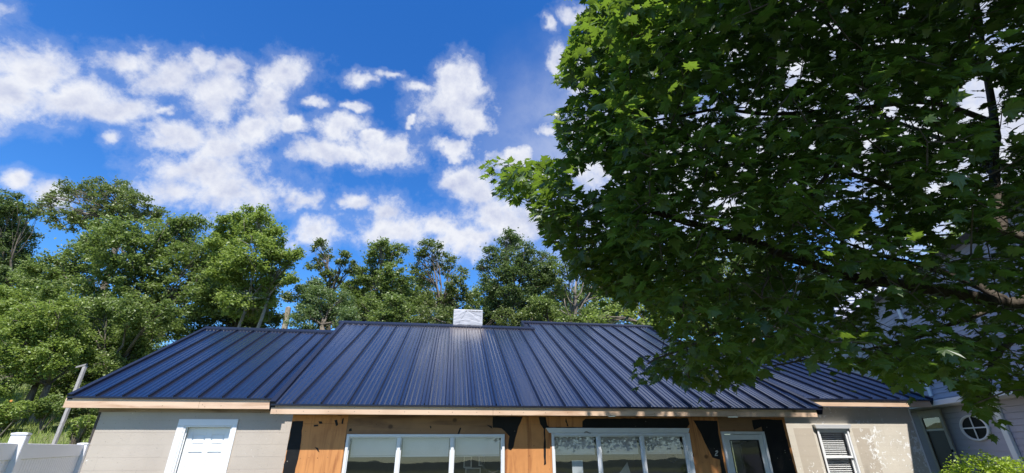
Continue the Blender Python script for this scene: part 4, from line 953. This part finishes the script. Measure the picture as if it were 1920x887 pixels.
# grass on the bank and low plants
def grass():
    n = 26000; X = rng.uniform(-20, -5.5, n); Y = rng.uniform(9.6, 19, n)
    H = np.array([height(x, y) for x, y in zip(X, Y)]); hh = rng.uniform(.08, .34, n); a = rng.uniform(0, 6.28, n); w = .012
    p = np.stack([X, Y, H-.02], 1); d = np.stack([np.cos(a)*w, np.sin(a)*w, 0*a], 1); tip = p+np.stack([rng.normal(0, .08, n), rng.normal(0, .08, n), hh], 1)
    V = np.stack([p-d, p+d, tip], 1).reshape(-1, 3); i = np.arange(n)*3
    tag(bulk('grass', V, np.stack([i, i+1, i+2], 1), M['grass'], kind='stuff'), 'rough grass on the bank behind the white fence', 'grass')
grass()
def shrub(name, label, Y, blobs, mat, leaf, n, cat='shrub'):
    c0 = at(blobs[0][0], blobs[0][1], Y); gz = height(c0.x, c0.y); org = Vector((c0.x, c0.y, gz)); t = empty(name, org, 0, label, cat)
    C = []; m = MB()
    for (x, y, r) in blobs:
        c = at(x, y, Y+random.uniform(-.2, .2)); rr = r*Y/(ray(x, y).y)
        k = int(n*r*r/sum(b[2]**2 for b in blobs)); q = rng.normal(size=(k, 3)); q /= np.linalg.norm(q, axis=1)[:, None]; q *= (rr*rng.uniform(.45, 1.05, k)**.5)[:, None]
        bump = np.array([.12*mn.noise(tuple(v*7)) for v in q]); q *= (1+bump*2.2)[:, None]
        C.append(np.array(c)+q)
        m.tube([Vector((0, 0, 0)), (Vector(c)-org)*.5, Vector(c)-org], [.03, .02, .01], 5)
        for _ in range(12): m.tube([(Vector(c)-org)*random.uniform(.4, .9), Vector(c)-org+Vector(rng.normal(size=3)).normalized()*rr*.9], [.01, .003], 4)
    C = np.concatenate(C)-np.array(org); C = C[C[:, 2] > .03]; V, Fc = leaf_quads(C, leaf, .8, 1.7); bulk('foliage', V, Fc, M[mat], t); m.build('stems', M['bark'], t)
shrub('round_bush', 'bright yellow green clipped bush at the lower right corner', 6.4, [(1850,905,52),(1800,915,38),(1905,910,45),(1835,885,28),(1870,882,26),(1905,890,30),(1808,898,22),(1960,930,60),(1850,990,95),(1788,925,20)], 'lf_bush', .034, 16000)
shrub('leafy_plant', 'green broad leaved plant at the foot of the bank beside the left wing corner', 12.6, [(150,795,14),(165,790,12),(140,812,11),(160,808,14)], 'lf_bright', .09, 900)

b_ = at(1850, 885, 6.4); BUSH = (b_.x, b_.y)
shrub('bank_shrub', 'low leafy shrub on the bank under the forked trunks at the left edge', 14.2, [(15,775,22),(45,768,16),(-10,790,26)], 'lf_bright', .09, 2600)
shrub('bank_shrub', 'leafy shrub on the bank between the forked trunks and the silvered post', 14.6, [(95,758,18),(118,765,14),(80,772,12)], 'lf_mid', .09, 2200)
shrub('bank_shrub', 'dark leafy shrub high on the bank close under the left eave corner', 15.0, [(160,762,16),(182,768,12),(140,770,12)], 'lf_dark', .09, 2000)
# ------------------------------------------------------------------ the maple
POLYS = [[(1128,-700),(1122,8),(1080,42),(1064,100),(1042,155),(1090,165),(1070,195),(1040,212),(1046,265),(1066,292),(1060,300),(1035,296),(960,302),(900,292),(892,322),(925,362),(975,378),(1010,410),(1022,448),(1055,470),(1075,510),(1150,560),(1210,590),(1255,640),(1240,662),(1165,680),(1155,720),(1200,728),(1250,705),(1300,722),(1350,735),(1400,722),(1425,680),(1500,676),(1560,682),(1640,690),(1680,722),(1700,728),(1725,700),(1790,715),(1812,760),(1850,785),(1876,730),(1960,730),(2500,800),(2500,-700)]]
HOLES = [(1480,150,16),(1640,400,16),(1590,345,16),(1730,470,16),(1800,470,16),(1430,455,10),(1500,520,9),(1275,150,9),(1690,520,12),(1615,520,12),(1720,600,10),(1780,610,10),(1560,620,9),(1112,330,38),(1075,345,14),(1492,125,22),(1562,100,12),(1185,140,17),(1221,80,9),(1239,216,13),(1316,180,16),(1311,216,13),(1370,104,9),(1392,203,15),(1365,374,18),(1433,158,9),
         (1823,178,40),(1850,115,14),(1620,268,20),(1600,320,15),(1635,335,13),(1672,350,15),(1693,257,13),(1540,335,13),(1548,383,14),(1912,225,26),(1873,255,22),(1756,356,14),(1800,306,13),
         (1886,63,14),(1697,12,12),(1600,365,12),(1480,270,9),(1660,590,26),(1650,560,16),(1640,525,14),(1690,575,12),(1665,625,10),(1800,455,26),(1850,470,22),(1760,430,14),(1350,500,15),(1390,485,14),(1200,575,14),
         (1260,600,12),(1180,320,10),(1290,340,9),(1130,205,10),(1440,330,8),(1575,215,8),(1745,140,8),(1655,120,8),(1330,600,10),(1620,640,8),(1300,420,7),(1215,470,6),(1700,460,14),(1560,470,10),(1590,560,12),(1740,350,12),(1850,330,12),(1460,60,9),(1350,60,8),(1580,20,9),(1760,60,10),(1280,40,8),(1680,180,12),(1720,300,12),(1480,350,9),(1640,420,10),(1530,270,10),(1400,290,8),(1500,440,7),(1420,430,7)]
def inpoly(P, poly):
    x, y = P[:, 0], P[:, 1]; ins = np.zeros(len(P), bool); n = len(poly); j = n-1
    for i in range(n):
        xi, yi = poly[i]; xj, yj = poly[j]
        c = ((yi > y) != (yj > y)) & (x < (xj-xi)*(y-yi)/((yj-yi)+1e-9)+xi); ins ^= c; j = i
    return ins
def shadow_ok(P):
    """crown stays clear of the sun's way to the wall and fascia left of u=1.3 and to the right wing"""
    e, n = np.array(E_), np.array(N_); u = P@e; v = P@n; L_ = -np.array(sun_dir); lu, lv, lz = L_@e, L_@n, L_[2]
    ok = np.ones(len(P), bool)
    for vp, lo, hi in ((D, 1.45, 6.95), (VE, -9, 7.1)):
        k = (vp-v)/lv; us = u+lu*k; zs_ = P[:, 2]+lz*k
        hit = (zs_ > .6) & (zs_ < 2.75) & (v < vp)
        if vp == D: ok &= ~(hit & (us < lo+rng.normal(0, .15, len(P)))) & ~(hit & (us > hi) & (us < 7.6))
        else: ok &= ~(hit & (us > hi) & (us < 12))
    # and of the bush at the lower right
    k = (P[:, 2]-1.3)/sun_dir.z; bx = P[:, 0]-sun_dir.x*k-BUSH[0]; by = P[:, 1]-sun_dir.y*k-BUSH[1]; ok &= ~((bx**2+by**2) < 1.2**2)
    return ok
def maple():
    TB = Vector((7.6, 4.4, 0)); t = empty('maple_tree', TB, 0, 'big dark maple in the foreground overhanging the right half of the cottage', 'tree')
    o_ = np.array(TB)
    # main limbs seen in the photo (px, py, distance)
    def A(x, y, Y): return np.array(at(x, y, Y))
    limbs = [
        ([(2060,560,4.6),(1985,545,4.7),(1880,560,4.8),(1760,545,4.9),(1640,530,4.9),(1510,492,4.8),(1400,447,4.7),(1300,415,4.6),(1240,400,4.5),(1170,395,4.4),(1090,368,4.3),(1010,340,4.1),(950,325,4.0)], .085),
        ([(1880,560,4.8),(1790,520,5.2),(1700,490,5.5),(1600,455,5.7),(1520,430,5.9)], .05),
        ([(1640,530,4.9),(1560,545,4.6),(1480,565,4.3),(1400,600,4.0),(1300,640,3.8),(1220,680,3.6)], .03),
        ([(2060,560,4.6),(2000,500,4.8),(1920,450,5.0),(1875,415,5.2),(1870,330,5.3),(1868,230,5.3),(1850,120,5.1),(1838,20,5.0),(1820,-120,4.8),(1790,-300,4.7)], .10),
        ([(1870,330,5.3),(1790,270,5.5),(1700,230,5.7),(1600,180,5.9),(1520,150,6.0)], .05),
        ([(1850,120,5.1),(1760,100,4.9),(1680,80,4.8),(1600,90,4.7),(1540,40,4.6),(1480,-10,4.5),(1400,-60,4.4)], .05),
        ([(1600,90,4.7),(1500,95,4.5),(1400,90,4.4),(1300,110,4.3),(1200,130,4.2),(1120,150,4.1)], .03),
        ([(1868,230,5.3),(1750,190,5.0),(1620,200,4.7),(1480,210,4.5),(1330,215,4.4),(1200,235,4.3),(1110,240,4.2)], .045),
        ([(1920,450,5.0),(1800,400,4.5),(1680,350,4.1),(1560,310,3.8),(1460,290,3.5),(1380,320,3.3)], .05),
        ([(2000,500,4.8),(1960,600,4.2),(1900,650,3.8),(1850,700,3.5),(1840,750,3.3)], .045),
        ([(1985,545,4.7),(1850,590,5.0),(1700,640,5.2),(1560,660,5.2),(1450,680,5.1)], .035),
        ([(2060,560,4.6),(2050,300,4.5),(1990,100,4.4),(1940,-100,4.3)], .08),
        ([(1680,350,4.1),(1640,250,4.3),(1560,300,4.5),(1440,300,4.8),(1340,330,5.2)], .025),
        ([(1560,310,3.8),(1500,400,3.5),(1450,480,3.3),(1420,560,3.1)], .022),
    ]
    def Wp(*p): return np.array(p)
    high = [([(6.9,4.0,4.2),(6.0,3.0,6.0),(4.6,2.0,7.4),(3.0,1.2,8.0),(1.8,.9,8.0)], .07), ([(6.0,3.0,6.0),(5.4,3.6,7.8),(4.0,4.2,8.8),(2.8,4.2,8.6)], .05), ([(6.9,4.0,4.2),(6.2,2.2,4.8),(5.0,1.0,5.4),(3.6,.4,5.8),(2.4,.3,6.0)], .06),
            ([(4.6,2.0,7.4),(4.0,3.0,7.6),(2.8,3.4,7.4),(1.9,3.0,7.2)], .03), ([(6.9,4.0,4.2),(8.0,3.0,6.5),(8.2,2.0,8.5)], .07), ([(8.0,3.0,6.5),(8.5,4.8,8.0)], .05), ([(6.0,3.0,6.0),(6.5,5.2,7.4),(6.0,6.3,8.0)], .05)]
    m = MB(); nodes = []; rad = []
    def smooth(P, R_, sub=4):
        P = [Vector(p) for p in P]; out = []; rr = []
        n = len(P)
        for i in range(n-1):
            p0, p1, p2, p3 = P[max(0, i-1)], P[i], P[i+1], P[min(n-1, i+2)]
            for j in range(sub):
                f = j/sub; out.append(.5*((2*p1)+(p2-p0)*f+(2*p0-5*p1+4*p2-p3)*f*f+(3*p1-p0-3*p2+p3)*f**3)); rr.append(R_[i]+(R_[i+1]-R_[i])*f)
        out.append(P[-1]); rr.append(R_[-1]); return out, rr
    lm = MB()
    for pts, r in limbs+[(h_[0], -h_[1]) for h_ in high]:
        P = [A(*q) for q in pts] if r > 0 else [Wp(*q) for q in pts]; r = abs(r); P = [P[0]]+[p+rng.normal(0, .03, 3) for p in P[1:]]; n = len(P)
        R_ = [max(.007, r*(1-.88*i/(n-1))) for i in range(n)]
        sp, sr = smooth(P, R_); sp = [p+Vector(rng.normal(0, .008, 3)) for p in sp]
        lm.tube([p-TB for p in sp], sr, 8); nodes += [np.array(p) for p in sp]; rad += sr
    hub = Vector(A(2060, 560, 4.6))
    trunk = MB().tube([Vector((0, 0, -.3)), Vector((-.02, .02, .9)), (hub-TB)*.96, hub-TB], [.30, .25, .20, .12], 12)
    trunk.tube([(hub-TB)*.93, Vector(A(2040, 200, 4.4))-TB, Vector(A(1990, -300, 4.3))-TB], [.17, .12, .06], 8)
    trunk.build('trunk', M['bark_maple'], t, smooth=True); lm.build('limbs', M['bark_maple'], t, smooth=True)
    # twig ends inside the crown outline at several depths
    n = 260000; W = np.stack([rng.uniform(-.5, 13, n), rng.uniform(-1.0, 8.5, n), rng.uniform(1.7, 11, n)], 1)
    r3 = np.linalg.norm((W-np.array([6.6, 3.4, 5.4]))/np.array([6.9, 4.3, 5.0]), axis=1); W = W[r3 < 1.0]
    Q, dep = project(W); infr = (dep > .3) & (Q[:, 1] > -60) & (Q[:, 1] < 900); ok = np.where(infr, inpoly(Q, POLYS[0]) & (dep > 2.5), (W[:, 2] > 4.0) & (W[:, 0] > 1.25))
    ok &= ~(infr & (Q[:, 0] < 1170) & ((dep < 3.4) | (dep > 4.9))); ok &= ~(infr & (Q[:, 1] > 560) & (dep > 5.2)); ok &= ~(infr & (dep > 6.6))
    for hx, hy, hr in HOLES: ok &= ~(infr & (((Q[:, 0]-hx)**2+(Q[:, 1]-hy)**2) < (hr+8)**2))
    W = W[ok]; W = W[shadow_ok(W)]
    # thin out to an even density in space
    keep = []; cell = {}; s = .345
    pw_, dw_ = project(W); rim = (dw_ > 0) & (pw_[:, 0] < 1190) & (pw_[:, 1] > -100)
    for w, rm_ in zip(W, rim):
        s = .235 if rm_ else .345
        c = (rm_,)+tuple(np.floor(w/s).astype(int))
        if cell.get(c, 0) < 1: cell[c] = cell.get(c, 0)+1; keep.append(w)
    W = np.array(keep)
    # connect every twig end to the nearest wood
    nd = np.array(nodes); dist = np.array([np.min(np.linalg.norm(nd-w, axis=1)) for w in W]); order = np.argsort(dist); W = W[order]
    cap = len(nd)+len(W)*3+10; big = np.zeros((cap, 3)); big[:len(nd)] = nd; cnt = len(nd); tm = MB(); ends = []
    for w in W:
        dd_ = np.linalg.norm(big[:cnt]-w, axis=1); i = int(np.argmin(dd_+ .12*np.maximum(0, big[:cnt, 0]*-1+w[0]))); b = big[i]; L_ = dd_[i]
        if L_ > 2.4: continue
        mid = (b+w)/2+rng.normal(0, .06*L_, 3)+np.array([0, 0, .08*L_]); r0 = .004+.006*min(1.2, L_)
        tm.tube([Vector(b)-TB, Vector(mid)-TB, Vector(w)-TB], [r0, r0*.7, .0025], 4, cap=False)
        for f in (.5, 1.0):
            big[cnt] = mid if f == .5 else w; cnt += 1
        ends.append((w, w-b))
    tm.build('twigs', M['bark_maple'], t, kind='stuff')
    # leaf template
    R_ = [(0, 0), (.10, -.06), (.26, -.05), (.17, .06), (.34, .10), (.50, .10), (.40, .20), (.44, .30), (.58, .46), (.38, .42), (.28, .40), (.27, .55), (.33, .68), (.19, .66), (.10, .78), (0, 1.02)]
    out = R_+[(-x, y) for x, y in reversed(R_[1:-1])]; T = np.array([(0, .30)]+out)
    def tmpl(fold, droop, cup): return np.stack([T[:, 0], T[:, 1], -fold*np.abs(T[:, 0])-droop*T[:, 1]**2+cup*np.sin(T[:, 0]*5)*.1], 1)
    nT = len(T); base_f = np.array([(0, 1+i, 1+(i+1) % (nT-1)) for i in range(nT-1)])
    # petiole
    pet = np.array([(-.012, 0, 0), (.012, 0, 0), (.008, -.55, .16), (-.008, -.55, .16)])
    TF = np.concatenate([base_f, [(nT, nT+1, nT+2), (nT, nT+2, nT+3)]])
    VAR = [np.concatenate([tmpl(f, d, c), pet]) for f, d, c in ((.25, .18, .4), (.45, .3, -.5), (-.12, .25, .8), (.15, .5, .2))]
    Cn = []; nrm = []; fwd = []
    for w, d in ends:
        pjw, dw = project(w[None]); vis_ = dw[0] > 0 and -80 < pjw[0, 1] < 900; k = int(rng.integers(18, 29)) if vis_ else int(rng.integers(10, 15)); d = d/np.linalg.norm(d)
        f = rng.uniform(-.2, 1.0, k)[:, None]
        off = rng.normal(0, .098, (k, 3))*np.array([1, 1, .75])+d*f*.12-np.array([0, 0, .05]); Cn.append(w+off)
        a = off+d*.1+rng.normal(0, .07, (k, 3)); a[:, 2] -= .10; fwd.append(a)
    Cn = np.concatenate(Cn); fwd = np.concatenate(fwd); n = len(Cn)
    pj, dp = project(Cn); ok = np.ones(n, bool)
    for hx, hy, hr in HOLES: ok &= ~((((pj[:, 0]-hx)**2+(pj[:, 1]-hy)**2) < (hr*.85)**2) & (rng.uniform(size=n) < .93))
    # keep the big limbs open to view: fewer leaves in front of them
    for li, wd in ((0, 13), (1, 10), (3, 15), (4, 8), (5, 9), (7, 8), (10, 8)):
        LP = np.array(limbs[li][0], float)
        for q in range(len(LP)-1):
            a_, b_ = LP[q], LP[q+1]; ab = b_[:2]-a_[:2]; tq = np.clip(((pj-a_[:2])@ab)/(ab@ab), 0, 1); dd2 = np.linalg.norm(pj-(a_[:2]+tq[:, None]*ab), axis=1)
            yl = a_[2]+(b_[2]-a_[2])*tq; ok &= ~((dd2 < wd) & (Cn[:, 1] < yl+.05) & (rng.uniform(size=n) < .8) & (pj[:, 0] > 1200))
    inn = inpoly(pj, POLYS[0]); ok &= inn | (rng.uniform(size=n) < np.where((pj[:, 1] > 500) & (pj[:, 1] < 900), .03, np.where(pj[:, 0] < 1250, .0, .2))) | (dp < .3) | (pj[:, 1] < 0); ok &= dp > 2.2
    Cn, fwd, dp, pj = Cn[ok], fwd[ok], dp[ok], pj[ok]; n = len(Cn)
    nn = rng.normal(0, .42, (n, 3)); nn[:, 2] += 1; nn += np.array([-.12, -.22, 0]); nn /= np.linalg.norm(nn, axis=1)[:, None]
    fwd -= nn*np.sum(fwd*nn, 1)[:, None]; fwd /= np.linalg.norm(fwd, axis=1)[:, None]; sd = np.cross(fwd, nn)
    size = rng.uniform(.052, .108, n)*np.where((dp < .3) | (pj[:, 1] < -60), 1.45, 1.0)  # leaves out of view enlarged to shade the crown below
    vis = (pj[:, 0] > 0) & (pj[:, 0] < 1920) & (pj[:, 1] > 0) & (pj[:, 1] < 887)
    sc_ = np.where(vis, size/dp, 0); front = np.argsort(-sc_)[:290]; isf = np.zeros(n, bool); isf[front] = True
    var = rng.integers(0, 4, n)
    VV = []; FF = []; b = 0
    for vv in range(4):
        idx = np.where((~isf) & (var == vv))[0]; X = VAR[vv]
        P = Cn[idx][:, None, :]+size[idx][:, None, None]*(sd[idx][:, None, :]*X[None, :, 0:1]+fwd[idx][:, None, :]*X[None, :, 1:2]+nn[idx][:, None, :]*X[None, :, 2:3])
        VV.append(P.reshape(-1, 3)); FF.append((TF[None]+(np.arange(len(idx))*len(X))[:, None, None]).reshape(-1, 3)+b); b += len(idx)*len(X)
    bulk('foliage', np.concatenate(VV)-o_, np.concatenate(FF), M['lf_maple'], t, kind='stuff')
    mes = []
    for X in VAR:
        me = bpy.data.meshes.new('leaf'); me.from_pydata([tuple(x) for x in X], [], [tuple(int(q) for q in f) for f in TF]); me.materials.append(M['lf_maple_near']); mes.append(me)
    for i in front:
        o = bpy.data.objects.new('leaf', mes[int(var[i])]); COL.objects.link(o); o.parent = t
        mx = Matrix(((sd[i][0], fwd[i][0], nn[i][0], Cn[i][0]-o_[0]), (sd[i][1], fwd[i][1], nn[i][1], Cn[i][1]-o_[1]), (sd[i][2], fwd[i][2], nn[i][2], Cn[i][2]-o_[2]), (0, 0, 0, 1)))
        o.matrix_local = mx @ Matrix.Scale(float(size[i]), 4)
    print('maple leaves', n, 'twigs', len(ends))
def near_leaf():
    m = M['lf_maple'].copy(); m.name = 'maple_leaf_single'; t = m.node_tree
    g = [x for x in t.nodes if x.bl_idname == 'ShaderNodeNewGeometry'][0]; oi = t.nodes.new('ShaderNodeObjectInfo')
    for l in list(t.links):
        if l.from_node == g: s_ = l.to_socket; t.links.remove(l); t.links.new(oi.outputs['Random'], s_)
    M['lf_maple_near'] = m
near_leaf()
maple()
